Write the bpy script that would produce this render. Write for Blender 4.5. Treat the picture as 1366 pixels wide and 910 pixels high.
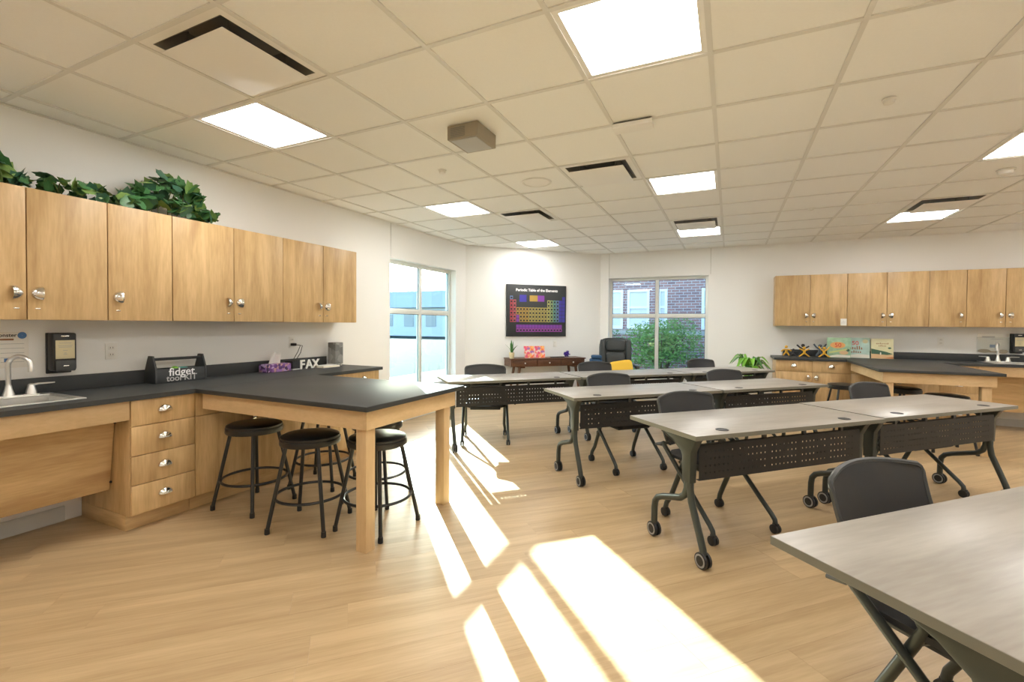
import bpy, bmesh, math, random
from mathutils import Vector, Matrix, Quaternion

# ---------------------------------------------------------------- clean
for o in list(bpy.data.objects):
    bpy.data.objects.remove(o, do_unlink=True)
scene = bpy.context.scene
COL = scene.collection
rnd = random.Random(7)
PI = math.pi

# ---------------------------------------------------------------- camera (solved from the ceiling grid)
F_PX, YAW, ROLL, PITCH, CY = 616.1, .4401, .00701, -.01754, 443.62
CAM_H = 1.33
cam = bpy.data.cameras.new('camera'); cam_o = bpy.data.objects.new('camera', cam); COL.objects.link(cam_o)
fw = Vector((-math.sin(YAW)*math.cos(PITCH), math.cos(YAW)*math.cos(PITCH), math.sin(PITCH)))
rt0 = Vector((math.cos(YAW), math.sin(YAW), 0)); up0 = rt0.cross(fw)
rt = rt0*math.cos(ROLL) + up0*math.sin(ROLL); up = rt.cross(fw)
M = Matrix((rt, up, -fw)).transposed().to_4x4(); M.translation = Vector((0, 0, CAM_H))
cam_o.matrix_world = M
cam.sensor_fit = 'HORIZONTAL'; cam.sensor_width = 36.0; cam.lens = F_PX/1366*36.0
cam.shift_y = -(455-CY)/1366
cam.clip_start = .02; cam.clip_end = 300
scene.camera = cam_o

# ---------------------------------------------------------------- sky, sun, exposure
SUN_EL = math.radians(19.2); SUN_H = Vector((.700, -.714, 0)).normalized()
world = bpy.data.worlds.new('sky'); scene.world = world; world.use_nodes = True
wn = world.node_tree.nodes; wl = world.node_tree.links
sky = wn.new('ShaderNodeTexSky'); sky.sky_type = 'NISHITA'; sky.sun_disc = False
sky.sun_elevation = SUN_EL; sky.sun_rotation = math.atan2(-SUN_H.x, -SUN_H.y)
wl.new(sky.outputs[0], wn['Background'].inputs[0]); wn['Background'].inputs[1].default_value = .6
sun = bpy.data.lights.new('sun', 'SUN'); sun.energy = 28.0; sun.angle = .008; sun.color = (1.0, .965, .90)
sun_o = bpy.data.objects.new('sun', sun); COL.objects.link(sun_o)
sd = (SUN_H*math.cos(SUN_EL) + Vector((0, 0, -math.sin(SUN_EL))))
sun_o.rotation_euler = sd.to_track_quat('-Z', 'Y').to_euler(); sun_o.location = (-8, 12, 6)
PANEL = 12.0
vs = scene.view_settings
scene.display_settings.display_device = 'sRGB'
vs.view_transform = 'Standard'; vs.look = 'None'; vs.gamma = 1.0; vs.use_curve_mapping = False
vs.exposure = 0.95
scene.cycles.max_bounces = 14; scene.cycles.diffuse_bounces = 8; scene.cycles.transparent_max_bounces = 12

# ---------------------------------------------------------------- materials
def _new(name):
    m = bpy.data.materials.new(name); m.use_nodes = True
    return m, m.node_tree.nodes, m.node_tree.links, m.node_tree.nodes['Principled BSDF']
def plain(name, c, rough=.5, metal=0.0, spec=.5, bump=0.0, bscale=200., var=0.0, vscale=6.):
    m, n, l, b = _new(name)
    b.inputs['Base Color'].default_value = (*c, 1); b.inputs['Roughness'].default_value = rough
    b.inputs['Metallic'].default_value = metal; b.inputs['Specular IOR Level'].default_value = spec
    tc = n.new('ShaderNodeTexCoord')
    if var:
        nz = n.new('ShaderNodeTexNoise'); nz.inputs['Scale'].default_value = vscale; nz.inputs['Detail'].default_value = 4
        l.new(tc.outputs['Object'], nz.inputs['Vector'])
        mx = n.new('ShaderNodeMix'); mx.data_type = 'RGBA'
        mx.inputs[6].default_value = (*[v*(1-var) for v in c], 1); mx.inputs[7].default_value = (*[min(1, v*(1+var)) for v in c], 1)
        l.new(nz.outputs['Fac'], mx.inputs[0]); l.new(mx.outputs[2], b.inputs['Base Color'])
    if bump:
        nb = n.new('ShaderNodeTexNoise'); nb.inputs['Scale'].default_value = bscale; nb.inputs['Detail'].default_value = 2
        l.new(tc.outputs['Object'], nb.inputs['Vector'])
        bp = n.new('ShaderNodeBump'); bp.inputs['Strength'].default_value = bump; bp.inputs['Distance'].default_value = .002
        l.new(nb.outputs['Fac'], bp.inputs['Height']); l.new(bp.outputs['Normal'], b.inputs['Normal'])
    return m
def wood(name, c1, c2, scale, rough=.4, knot=None, perobj=.12, spec=.4, fine=.35):
    """streaky wood; scale = noise scale per object axis (small along the grain)"""
    m, n, l, b = _new(name)
    tc = n.new('ShaderNodeTexCoord'); oi = n.new('ShaderNodeObjectInfo')
    add = n.new('ShaderNodeVectorMath'); add.operation = 'MULTIPLY_ADD'
    cmb = n.new('ShaderNodeCombineXYZ')
    for k in range(3): l.new(oi.outputs['Random'], cmb.inputs[k])
    add.inputs[1].default_value = (37, 53, 71)
    l.new(cmb.outputs[0], add.inputs[0]); l.new(tc.outputs['Object'], add.inputs[2])
    mp = n.new('ShaderNodeMapping'); mp.inputs['Scale'].default_value = scale
    l.new(add.outputs[0], mp.inputs[0])
    nz = n.new('ShaderNodeTexNoise'); nz.inputs['Scale'].default_value = 1; nz.inputs['Detail'].default_value = 5; nz.inputs['Roughness'].default_value = .55
    nz.inputs['Distortion'].default_value = .4
    l.new(mp.outputs[0], nz.inputs['Vector'])
    mp2 = n.new('ShaderNodeMapping'); mp2.inputs['Scale'].default_value = tuple(s*9 for s in scale)
    l.new(add.outputs[0], mp2.inputs[0])
    nf = n.new('ShaderNodeTexNoise'); nf.inputs['Scale'].default_value = 1; nf.inputs['Detail'].default_value = 3
    l.new(mp2.outputs[0], nf.inputs['Vector'])
    ma = n.new('ShaderNodeMath'); ma.operation = 'MULTIPLY_ADD'; ma.inputs[1].default_value = fine
    sub = n.new('ShaderNodeMath'); sub.operation = 'SUBTRACT'; sub.inputs[1].default_value = .5
    l.new(nf.outputs['Fac'], sub.inputs[0]); l.new(sub.outputs[0], ma.inputs[0]); l.new(nz.outputs['Fac'], ma.inputs[2])
    rp = n.new('ShaderNodeValToRGB'); rp.color_ramp.elements[0].position = .32; rp.color_ramp.elements[1].position = .68
    rp.color_ramp.elements[0].color = (*c1, 1); rp.color_ramp.elements[1].color = (*c2, 1)
    l.new(ma.outputs[0], rp.inputs[0])
    out = rp.outputs[0]
    if knot:
        mk = n.new('ShaderNodeMapping'); mk.inputs['Scale'].default_value = tuple(max(.9, s*.55) for s in scale)
        l.new(add.outputs[0], mk.inputs[0])
        vk = n.new('ShaderNodeTexNoise'); vk.inputs['Scale'].default_value = 1.3; vk.inputs['Detail'].default_value = 2
        l.new(mk.outputs[0], vk.inputs['Vector'])
        rk = n.new('ShaderNodeValToRGB'); rk.color_ramp.elements[0].position = .62; rk.color_ramp.elements[1].position = .76
        rk.color_ramp.elements[0].color = (0, 0, 0, 1); rk.color_ramp.elements[1].color = (.55, .55, .55, 1)
        l.new(vk.outputs['Fac'], rk.inputs[0])
        mx = n.new('ShaderNodeMix'); mx.data_type = 'RGBA'; mx.inputs[7].default_value = (*knot, 1)
        l.new(rk.outputs[0], mx.inputs[0]); l.new(out, mx.inputs[6]); out = mx.outputs[2]
    hv = n.new('ShaderNodeHueSaturation')
    mr = n.new('ShaderNodeMapRange'); mr.inputs[3].default_value = 1-perobj; mr.inputs[4].default_value = 1+perobj
    l.new(oi.outputs['Random'], mr.inputs[0]); l.new(mr.outputs[0], hv.inputs['Value']); l.new(out, hv.inputs['Color'])
    l.new(hv.outputs[0], b.inputs['Base Color'])
    b.inputs['Roughness'].default_value = rough; b.inputs['Specular IOR Level'].default_value = spec
    bp = n.new('ShaderNodeBump'); bp.inputs['Strength'].default_value = .06; bp.inputs['Distance'].default_value = .002
    l.new(nf.outputs['Fac'], bp.inputs['Height']); l.new(bp.outputs['Normal'], b.inputs['Normal'])
    return m
def emis(name, c, s):
    m, n, l, b = _new(name)
    b.inputs['Base Color'].default_value = (*c, 1); b.inputs['Emission Color'].default_value = (*c, 1); b.inputs['Emission Strength'].default_value = s
    return m
def see_through(name, c, alpha, rough=.6):
    m, n, l, b = _new(name)
    b.inputs['Base Color'].default_value = (*c, 1); b.inputs['Roughness'].default_value = rough
    t = n.new('ShaderNodeBsdfTransparent'); mx = n.new('ShaderNodeMixShader'); mx.inputs[0].default_value = alpha
    l.new(t.outputs[0], mx.inputs[1]); l.new(b.outputs[0], mx.inputs[2]); l.new(mx.outputs[0], n['Material Output'].inputs[0])
    return m
def window_glass(name, tint):
    m, n, l, b = _new(name)
    t = n.new('ShaderNodeBsdfTransparent'); t.inputs[0].default_value = (*tint, 1)
    g = n.new('ShaderNodeBsdfGlossy'); g.inputs['Roughness'].default_value = .02
    lw = n.new('ShaderNodeLayerWeight'); lw.inputs[0].default_value = .5
    pw = n.new('ShaderNodeMath'); pw.operation = 'POWER'; pw.inputs[1].default_value = 4; l.new(lw.outputs['Facing'], pw.inputs[0])
    fr = n.new('ShaderNodeMath'); fr.operation = 'MULTIPLY_ADD'; fr.inputs[1].default_value = .5; fr.inputs[2].default_value = .03; l.new(pw.outputs[0], fr.inputs[0])
    mx = n.new('ShaderNodeMixShader'); l.new(fr.outputs[0], mx.inputs[0]); l.new(t.outputs[0], mx.inputs[1]); l.new(g.outputs[0], mx.inputs[2])
    l.new(mx.outputs[0], n['Material Output'].inputs[0])
    return m
def brick_mat(name):
    m, n, l, b = _new(name)
    tc = n.new('ShaderNodeTexCoord'); mp = n.new('ShaderNodeMapping'); mp.inputs['Rotation'].default_value = (PI/2, 0, 0)
    l.new(tc.outputs['Object'], mp.inputs[0])
    bt = n.new('ShaderNodeTexBrick'); bt.inputs['Color1'].default_value = (.34, .17, .16, 1); bt.inputs['Color2'].default_value = (.22, .125, .135, 1)
    bt.inputs['Mortar'].default_value = (.42, .39, .40, 1); bt.inputs['Scale'].default_value = 1
    bt.inputs['Brick Width'].default_value = .22; bt.inputs['Row Height'].default_value = .078; bt.inputs['Mortar Size'].default_value = .010
    l.new(mp.outputs[0], bt.inputs[0]); l.new(bt.outputs[0], b.inputs['Base Color']); b.inputs['Roughness'].default_value = .9; b.inputs['Specular IOR Level'].default_value = .02
    return m

MT = {}
MT['wall'] = plain('painted_drywall', (.83, .83, .815), .75, bump=.05, bscale=350)
MT['tile'] = plain('mineral_ceiling_tile', (.88, .885, .865), .9, bump=.25, bscale=260, var=.02, vscale=60)
MT['tbar'] = plain('white_enamel_fitting', (.86, .85, .82), .45)
MT['grid'] = plain('enamel_grid_bar', (.72, .715, .68), .45)
MT['floor_base'] = plain('subfloor_vinyl', (.44, .31, .18), .5, var=.1)
MT['plank'] = wood('light_oak_vinyl_plank', (.425, .295, .158), (.57, .415, .235), (.8, 13, 4),   .36, perobj=.05, spec=.45)
MT['oak'] = wood('honey_oak_laminate', (.46, .295, .13), (.67, .465, .235), (9, 9, 1.0), .42, knot=(.30, .16, .06), perobj=.05)
MT['oak_h'] = wood('honey_oak_laminate_horizontal', (.46, .295, .13), (.67, .465, .235), (1.0, 1.0, 9), .42, knot=(.30, .16, .06), perobj=.05)
MT['maple'] = wood('pale_maple_lumber', (.58, .40, .21), (.70, .50, .28), (3, 3, 8), .45, perobj=.05)
MT['maple_v'] = wood('pale_maple_post', (.58, .40, .21), (.70, .50, .28), (9, 9, 1.2), .45, perobj=.05)
MT['walnut'] = wood('dark_walnut_veneer', (.075, .03, .014), (.16, .07, .035), (2, 2, 9), .4)
MT['grey_lam'] = wood('grey_driftwood_laminate', (.30, .275, .245), (.39, .365, .33), (.8, 7, 7), .33, perobj=.02, spec=.5, fine=.5)
MT['grey_edge'] = plain('grey_edge_banding', (.17, .165, .13), .45)
MT['counter'] = plain('black_resin_worktop', (.040, .043, .044), .5, spec=.35, bump=.03, bscale=400, var=.1, vscale=40)
MT['frame'] = plain('graphite_powder_coat', (.046, .054, .050), .34, metal=.35, spec=.6)
MT['panel_blk'] = plain('black_perforated_steel', (.022, .021, .020), .5, metal=.2)
MT['plastic'] = plain('black_plastic', (.016, .016, .017), .45)
MT['plastic_g'] = plain('dark_grey_plastic', (.05, .052, .052), .45)
MT['rim'] = plain('grey_caster_rim', (.32, .32, .31), .4)
MT['mesh'] = see_through('black_mesh_fabric', (.030, .031, .034), .84, .6)
MT['seat'] = plain('black_seat_fabric', (.018, .018, .020), .75, bump=.2, bscale=500)
MT['vinyl'] = plain('black_vinyl', (.014, .014, .015), .28, spec=.6)
MT['black_steel'] = plain('gloss_black_steel', (.012, .012, .013), .3, spec=.6)
MT['chrome'] = plain('satin_nickel', (.78, .76, .72), .18, metal=1.0)
MT['steel'] = plain('brushed_stainless', (.78, .77, .74), .36, metal=1.0)
MT['galv'] = plain('galvanised_duct', (.20, .19, .165), .5, metal=.4)
MT['white_pl'] = plain('white_plastic', (.80, .79, .75), .4)
MT['alu'] = plain('white_aluminium_frame', (.72, .73, .70), .4, metal=.1)
MT['glass'] = window_glass('clear_window_glass', (.84, .95, .97))
MT['base'] = plain('pale_grey_vinyl_base', (.56, .56, .53), .5)
MT['light'] = emis('led_diffuser', (1.0, .985, .95), PANEL)
MT['taupe'] = plain('taupe_metal_box', (.30, .26, .19), .5, bump=.1, bscale=60)
MT['leaf1'] = plain('ivy_green', (.06, .18, .06), .42, var=.45, vscale=14)
MT['leaf2'] = plain('ivy_light_green', (.20, .33, .09), .42, var=.4, vscale=14)
MT['leaf3'] = plain('ivy_blue_green', (.045, .14, .085), .42, var=.45, vscale=14)
MT['lime'] = plain('bright_green_leaf', (.16, .40, .03), .38, var=.45, vscale=8)
MT['lime2'] = plain('deep_green_leaf', (.045, .17, .03), .4, var=.3, vscale=8)
MT['stem'] = plain('green_stem', (.09, .13, .04), .6)
MT['soil'] = plain('potting_soil', (.03, .02, .012), .95)
MT['leather'] = plain('black_leather', (.022, .028, .029), .36, spec=.55, bump=.15, bscale=180)
MT['yellow'] = plain('yellow_cotton', (.80, .50, .05), .8, bump=.2, bscale=300)
MT['blue'] = plain('navy_cotton', (.02, .07, .16), .85)
MT['cream_pot'] = plain('cream_ceramic', (.75, .62, .36), .4)
MT['chart'] = plain('charcoal_chart_print', (.030, .033, .035), .55)
MT['white_ink'] = plain('white_print', (.82, .82, .82), .6)
MT['grey_ink'] = plain('grey_print', (.45, .45, .44), .6)
MT['black_ink'] = plain('black_print', (.02, .02, .025), .6)
MT['paper'] = plain('white_paper', (.78, .76, .71), .8)
MT['cream'] = plain('cream_label', (.72, .64, .42), .7)
MT['red_ink'] = plain('red_print', (.62, .06, .04), .6)
MT['brown_ink'] = plain('brown_print', (.30, .14, .07), .7)
MT['peach'] = plain('peach_print', (.75, .42, .25), .7)
MT['blue_ink'] = plain('blue_print', (.08, .20, .45), .7)
MT['purple'] = plain('purple_plastic', (.045, .012, .28), .35)
MT['brick'] = brick_mat('red_brick')
MT['concrete'] = plain('pale_concrete', (.42, .41, .40), .9, spec=.02, var=.1, vscale=3)
MT['grass'] = plain('lawn', (.015, .032, .031), .95, spec=.02, var=.3, vscale=2)
MT['trim_w'] = plain('white_window_trim', (.75, .74, .72), .6)
MT['far_trim'] = plain('far_window_trim', (.78, .78, .78), .7, spec=.05)
MT['far_pane'] = plain('far_window_blind', (.62, .63, .66), .6, spec=.1)
MT['pane'] = plain('dark_pane', (.35, .38, .40), .12)
MT['bush'] = plain('shrub_green', (.15, .27, .08), .7, spec=.02, var=.4, vscale=9)
MT['bush2'] = plain('shrub_dark_green', (.09, .19, .07), .7, spec=.02, var=.4, vscale=9)
MT['trunk'] = plain('bark', (.10, .07, .045), .9)
MT['stucco'] = plain('haze_paled_siding', (.62, .66, .68), .85, spec=.02)  # distance haze put into the colour: siding lightened
MT['roof'] = plain('haze_paled_shingle', (.42, .44, .46), .9, spec=.02)  # grey lightened to carry the distant house's haze; both roofs share it

# ---------------------------------------------------------------- mesh helpers
class B:
    def __init__(s): s.bm = bmesh.new(); s.mi = 0
    def _f(s, vs, smooth=True):
        try:
            f = s.bm.faces.new(vs); f.smooth = smooth; f.material_index = s.mi; return f
        except ValueError: return None
    def box(s, a, b, bev=0.0):
        x0, y0, z0 = [min(a[k], b[k]) for k in range(3)]; x1, y1, z1 = [max(a[k], b[k]) for k in range(3)]
        return s.hexa([(x0,y0,z0),(x1,y0,z0),(x1,y1,z0),(x0,y1,z0)], [(x0,y0,z1),(x1,y0,z1),(x1,y1,z1),(x0,y1,z1)], bev)
    def hexa(s, lo, hi, bev=0.0):
        v = [s.bm.verts.new(p) for p in list(lo)+list(hi)]
        fs = [s._f([v[3],v[2],v[1],v[0]]), s._f([v[4],v[5],v[6],v[7]])] + [s._f([v[i],v[(i+1)%4],v[4+(i+1)%4],v[4+i]]) for i in range(4)]
        if bev > 0:
            es = {e for f in fs for e in f.edges}
            bmesh.ops.bevel(s.bm, geom=list(es), offset=bev, segments=2, affect='EDGES', profile=.5)
        return s
    def prism(s, poly, ax, a0, a1, bev=0.0):
        """poly: 2d points in the other two axes (order xyz without ax)"""
        def pt(p, a):
            q = list(p); q.insert(ax, a); return q
        n = len(poly)
        lo = [s.bm.verts.new(pt(p, a0)) for p in poly]; hi = [s.bm.verts.new(pt(p, a1)) for p in poly]
        fs = [s._f(lo[::-1]), s._f(hi)] + [s._f([lo[i], lo[(i+1)%n], hi[(i+1)%n], hi[i]]) for i in range(n)]
        fs = [f for f in fs if f]
        bmesh.ops.recalc_face_normals(s.bm, faces=fs)
        if bev > 0:
            es = {e for f in fs[:2] for e in f.edges}
            bmesh.ops.bevel(s.bm, geom=list(es), offset=bev, segments=2, affect='EDGES', profile=.5)
        return s
    def tube(s, pts, r, seg=10, caps=True, flat=None):
        pts = [Vector(p) for p in pts]; n = len(pts)
        rs = r if isinstance(r, (list, tuple)) else [r]*n
        rings = []; ref = None
        for i in range(n):
            t = (pts[min(i+1, n-1)] - pts[max(i-1, 0)]).normalized()
            if ref is None:
                ref = Vector((0, 0, 1)) if abs(t.z) < .9 else Vector((1, 0, 0))
            a = (ref - t*ref.dot(t)).normalized(); b = t.cross(a); ref = a
            fx, fy = flat if flat else (1, 1)
            rings.append([s.bm.verts.new(pts[i] + a*(math.cos(2*PI*k/seg)*rs[i]*fx) + b*(math.sin(2*PI*k/seg)*rs[i]*fy)) for k in range(seg)])
        for i in range(n-1):
            for k in range(seg):
                s._f([rings[i][k], rings[i][(k+1)%seg], rings[i+1][(k+1)%seg], rings[i+1][k]])
        if caps: s._f(rings[0][::-1]); s._f(rings[-1])
        return s
    def loop(s, pts, r, seg=8):
        pts = [Vector(p) for p in pts]; n = len(pts); rings = []
        for i in range(n):
            t = (pts[(i+1)%n] - pts[i-1]).normalized(); a = Vector((0, 0, 1)); a = (a - t*a.dot(t)).normalized(); b = t.cross(a)
            rings.append([s.bm.verts.new(pts[i] + a*(math.cos(2*PI*k/seg)*r) + b*(math.sin(2*PI*k/seg)*r)) for k in range(seg)])
        for i in range(n):
            for k in range(seg):
                s._f([rings[i][k], rings[i][(k+1)%seg], rings[(i+1)%n][(k+1)%seg], rings[(i+1)%n][k]])
        return s
    def lathe(s, prof, seg=24, o=(0, 0, 0), axis='z', caps=True):
        o = Vector(o); rings = []
        def P(r, h, t):
            c, d = math.cos(t)*r, math.sin(t)*r
            return o + (Vector((c, d, h)) if axis == 'z' else Vector((h, c, d)) if axis == 'x' else Vector((d, h, c)))
        for r, h in prof:
            rings.append([s.bm.verts.new(P(max(r, 1e-4), h, 2*PI*k/seg)) for k in range(seg)])
        for i in range(len(rings)-1):
            for k in range(seg):
                s._f([rings[i][k], rings[i][(k+1)%seg], rings[i+1][(k+1)%seg], rings[i+1][k]])
        if caps: s._f(rings[0][::-1]); s._f(rings[-1])
        return s
    def ball(s, o, r, sx=1, sy=1, sz=1, seg=12, rings=8):
        o = Vector(o); rr = []
        for i in range(rings+1):
            p = PI*i/rings; q = max(math.sin(p), 1e-3)
            rr.append([s.bm.verts.new(o + Vector((q*math.cos(2*PI*k/seg)*r*sx, q*math.sin(2*PI*k/seg)*r*sy, -math.cos(p)*r*sz))) for k in range(seg)])
        for i in range(rings):
            for k in range(seg): s._f([rr[i][k], rr[i][(k+1)%seg], rr[i+1][(k+1)%seg], rr[i+1][k]])
        return s
    def grid(s, fn, nu, nv):
        vv = [[s.bm.verts.new(fn(i/nu, j/nv)) for j in range(nv+1)] for i in range(nu+1)]
        for i in range(nu):
            for j in range(nv): s._f([vv[i][j], vv[i+1][j], vv[i+1][j+1], vv[i][j+1]])
        return s
    def slab(s, fn, nu, nv, th):
        """closed sheet with thickness: fn(a,b) -> point, th = offset vector (or callable)"""
        t = th if callable(th) else (lambda a, b: Vector(th))
        f = [[Vector(fn(i/nu, j/nv)) for j in range(nv+1)] for i in range(nu+1)]
        A = [[s.bm.verts.new(f[i][j]) for j in range(nv+1)] for i in range(nu+1)]
        C = [[s.bm.verts.new(f[i][j] + t(i/nu, j/nv)) for j in range(nv+1)] for i in range(nu+1)]
        fs = []
        for i in range(nu):
            for j in range(nv):
                fs.append(s._f([A[i][j], A[i+1][j], A[i+1][j+1], A[i][j+1]])); fs.append(s._f([C[i][j+1], C[i+1][j+1], C[i+1][j], C[i][j]]))
        for i in range(nu):
            fs.append(s._f([A[i][0], C[i][0], C[i+1][0], A[i+1][0]])); fs.append(s._f([A[i+1][nv], C[i+1][nv], C[i][nv], A[i][nv]]))
        for j in range(nv):
            fs.append(s._f([A[0][j+1], C[0][j+1], C[0][j], A[0][j]])); fs.append(s._f([A[nu][j], C[nu][j], C[nu][j+1], A[nu][j+1]]))
        bmesh.ops.recalc_face_normals(s.bm, faces=[x for x in fs if x])
        return s
    def xf(s, m):
        bmesh.ops.transform(s.bm, matrix=m, verts=s.bm.verts); return s
    def mesh(s, name, mats, ang=38):
        me = bpy.data.meshes.new(name); bmesh.ops.recalc_face_normals(s.bm, faces=s.bm.faces)
        s.bm.to_mesh(me); s.bm.free()
        for m in (mats if isinstance(mats, (list, tuple)) else [mats]): me.materials.append(MT[m] if isinstance(m, str) else m)
        me.set_sharp_from_angle(angle=math.radians(ang))
        return me

def tag(o, label=None, cat=None, group=None, kind=None):
    if label: o['label'] = label
    if cat: o['category'] = cat
    if group: o['group'] = group
    if kind: o['kind'] = kind
    return o
def thing(name, label, cat, loc=(0, 0, 0), rz=0, group=None):
    o = bpy.data.objects.new(name, None); COL.objects.link(o); o.location = loc; o.rotation_euler = (0, 0, rz)
    o.empty_display_size = .1
    return tag(o, label, cat, group)
def put(name, me, parent=None, loc=(0, 0, 0), rot=(0, 0, 0), scl=None):
    o = bpy.data.objects.new(name, me); COL.objects.link(o); o.location = loc; o.rotation_euler = rot
    if scl: o.scale = scl if isinstance(scl, (tuple, list)) else (scl,)*3
    o.parent = parent
    return o
def root_of(p):
    while p.parent: p = p.parent
    return p
def part(name, b, mat, parent, world=False, label=None, ang=38):
    """mesh part in the root's local space; world=True: coordinates given in world space"""
    if world:
        r = root_of(parent); m = Matrix.Translation(r.location) @ Matrix.Rotation(r.rotation_euler.z, 4, 'Z')
        b.xf(m.inverted())
    o = put(name, b.mesh(name, mat, ang), parent)
    return tag(o, label)
def single(name, b, mat, label, cat, loc=(0, 0, 0), rz=0, group=None, world=False, ang=38):
    if world: b.xf(Matrix.Translation(-Vector(loc)))
    o = put(name, b.mesh(name, mat, ang), None, loc, (0, 0, rz))
    return tag(o, label, cat, group)
def struct(name, b, mat, ang=38):
    return tag(put(name, b.mesh(name, mat, ang)), kind='structure')
def copy_tree(o, parent=None):
    c = o.copy(); COL.objects.link(c); c.parent = parent
    for ch in [x for x in bpy.data.objects if x.parent == o]: copy_tree(ch, c)
    return c
def text_part(name, body, size, mat, parent, m, ext=.0006, bold=0.0, align='CENTER', space=1.0):
    """lettering as real thin geometry; m = local matrix (text plane xy)"""
    cu = bpy.data.curves.new(name, 'FONT'); cu.body = body; cu.size = size; cu.extrude = ext; cu.align_x = align; cu.offset = bold
    cu.resolution_u = 3; cu.space_character = space
    t = bpy.data.objects.new(name, cu); COL.objects.link(t)
    dg = bpy.context.evaluated_depsgraph_get(); me = bpy.data.meshes.new_from_object(t.evaluated_get(dg))
    bpy.data.objects.remove(t, do_unlink=True); bpy.data.curves.remove(cu)
    me.materials.clear(); me.materials.append(MT[mat]); me.transform(m); me.name = name
    return put(name, me, parent)

# ================================================================= ROOM
XL, YB, XR, YR, CH = -4.0, 8.48, 5.4, -2.2, 2.638
C0 = (XL, 6.66); C1 = (-2.18, YB)                  # the diagonal corner wall
TILE, GX, GY = .6096, -.1016, 2.434
ROOM = [(XL, YR), (XR, YR), (XR, YB), C1, C0]      # counter-clockwise, convex

def clip(poly, region=ROOM):
    for i in range(len(region)):
        a, b = region[i], region[(i+1) % len(region)]; out = []
        side = lambda p: (b[0]-a[0])*(p[1]-a[1]) - (b[1]-a[1])*(p[0]-a[0])
        for k in range(len(poly)):
            p, q = poly[k], poly[(k+1) % len(poly)]; sp, sq = side(p), side(q)
            if sp >= 0: out.append(p)
            if (sp > 0 and sq < 0) or (sp < 0 and sq > 0):
                t = sp/(sp-sq); out.append((p[0]+(q[0]-p[0])*t, p[1]+(q[1]-p[1])*t))
        poly = out
        if len(poly) < 3: return []
    return poly
def area(p): return abs(sum(p[i-1][0]*p[i][1]-p[i][0]*p[i-1][1] for i in range(len(p))))/2

floor = struct('floor', B().prism(ROOM, 2, -.10, -.004), 'floor_base')
# planks, laid on the diagonal
PW, PL = .184, 1.22
R45 = math.radians(45)
def uv2w(u, v): return ((u+v)*.70710678, (u-v)*.70710678)
full = B().box((-PL/2+.0004, -PW/2+.0004, -.004), (PL/2-.0004, PW/2-.0004, 0)).mesh('plank', 'plank')
pr = random.Random(3); nplank = 0; field = B()
for r in range(-56, 42):
    off = pr.random()*PL
    for c in range(-8, 14):
        u = c*PL + off; v = r*PW
        cx, cy = uv2w(u, v)
        if not (-5.2 < cx < 6.4 and -3.2 < cy < 9.2): continue
        # keep to the floor the photograph can see
        d = Vector((cx, cy, 0)); dep = d.x*fw.x + d.y*fw.y; lat = d.x*rt.x + d.y*rt.y
        far = dep < .9 or abs(lat) > 1.14*dep + .70
        q = [uv2w(u+a, v-b) for a, b in ((-PL/2, -PW/2), (PL/2, -PW/2), (PL/2, PW/2), (-PL/2, PW/2))]
        cl = clip(q)
        if not cl or area(cl) < .004: continue
        if far:
            field.prism([(p[0], p[1]) for p in cl], 2, -.004, -.0002); continue
        if abs(area(cl) - PL*PW) < 1e-4:
            o = put('plank', full, floor, (cx, cy, 0), (0, 0, R45))
        else:
            b = B().prism(cl, 2, -.004, 0)
            b.xf(Matrix.Rotation(-R45, 4, 'Z') @ Matrix.Translation((-cx, -cy, 0)))
            o = put('plank', b.mesh('plank', 'plank'), floor, (cx, cy, 0), (0, 0, R45))
        nplank += 1
fo = put('plank_field', field.mesh('plank_field', 'plank'), floor, (0, 0, 0)); tag(fo, kind='stuff')
fo.data.transform(Matrix.Rotation(-R45, 4, 'Z')); fo.rotation_euler = (0, 0, R45)
print('planks', nplank)

# ---- ceiling: deck, grid bars, tiles
ceiling = struct('ceiling', B().prism(ROOM, 2, CH+.16, CH+.24), 'tile')
LIGHTS = [(i, j) for i in (-5, -1, 3, 7) for j in (-5, -1, 3, 7)]
VENTS = [(-4, -2), (-2, 2), (-4, 4), (-1, 6), (3, 6)]
def cellc(i, j): return GX + (i+.5)*TILE, GY + (j+.5)*TILE
tile_me = B().box((-TILE/2+.004, -TILE/2+.004, 0), (TILE/2-.004, TILE/2-.004, .015)).mesh('ceiling_tile', 'tile')
for i in range(-7, 10):
    for j in range(-8, 10):
        if (i, j) in LIGHTS or (i, j) in VENTS: continue
        x, y = cellc(i, j); h = TILE/2-.004
        q = [(x-h, y-h), (x+h, y-h), (x+h, y+h), (x-h, y+h)]; cl = clip(q)
        if not cl or area(cl) < .003: continue
        if abs(area(cl) - 4*h*h) < 1e-4: put('ceiling_tile', tile_me, ceiling, (x, y, CH+.0075))
        else:
            b = B().prism(cl, 2, 0, .015); b.xf(Matrix.Translation((-x, -y, 0)))
            put('ceiling_tile', b.mesh('ceiling_tile', 'tile'), ceiling, (x, y, CH+.0075))
def seg_in_room(p, q):
    a = clip([(p[0]-.012*(p[0] == q[0]), p[1]-.012*(p[1] == q[1])), (q[0]-.012*(p[0] == q[0]), q[1]-.012*(p[1] == q[1])),
              (q[0]+.012*(p[0] == q[0]), q[1]+.012*(p[1] == q[1])), (p[0]+.012*(p[0] == q[0]), p[1]+.012*(p[1] == q[1]))])
    return a
for i in range(-6, 10):
    x = GX + i*TILE; a = seg_in_room((x, -5), (x, 12))
    if a: put('grid_bar', B().prism(a, 2, CH, CH+.0074).mesh('grid_bar', 'grid'), ceiling)
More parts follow.
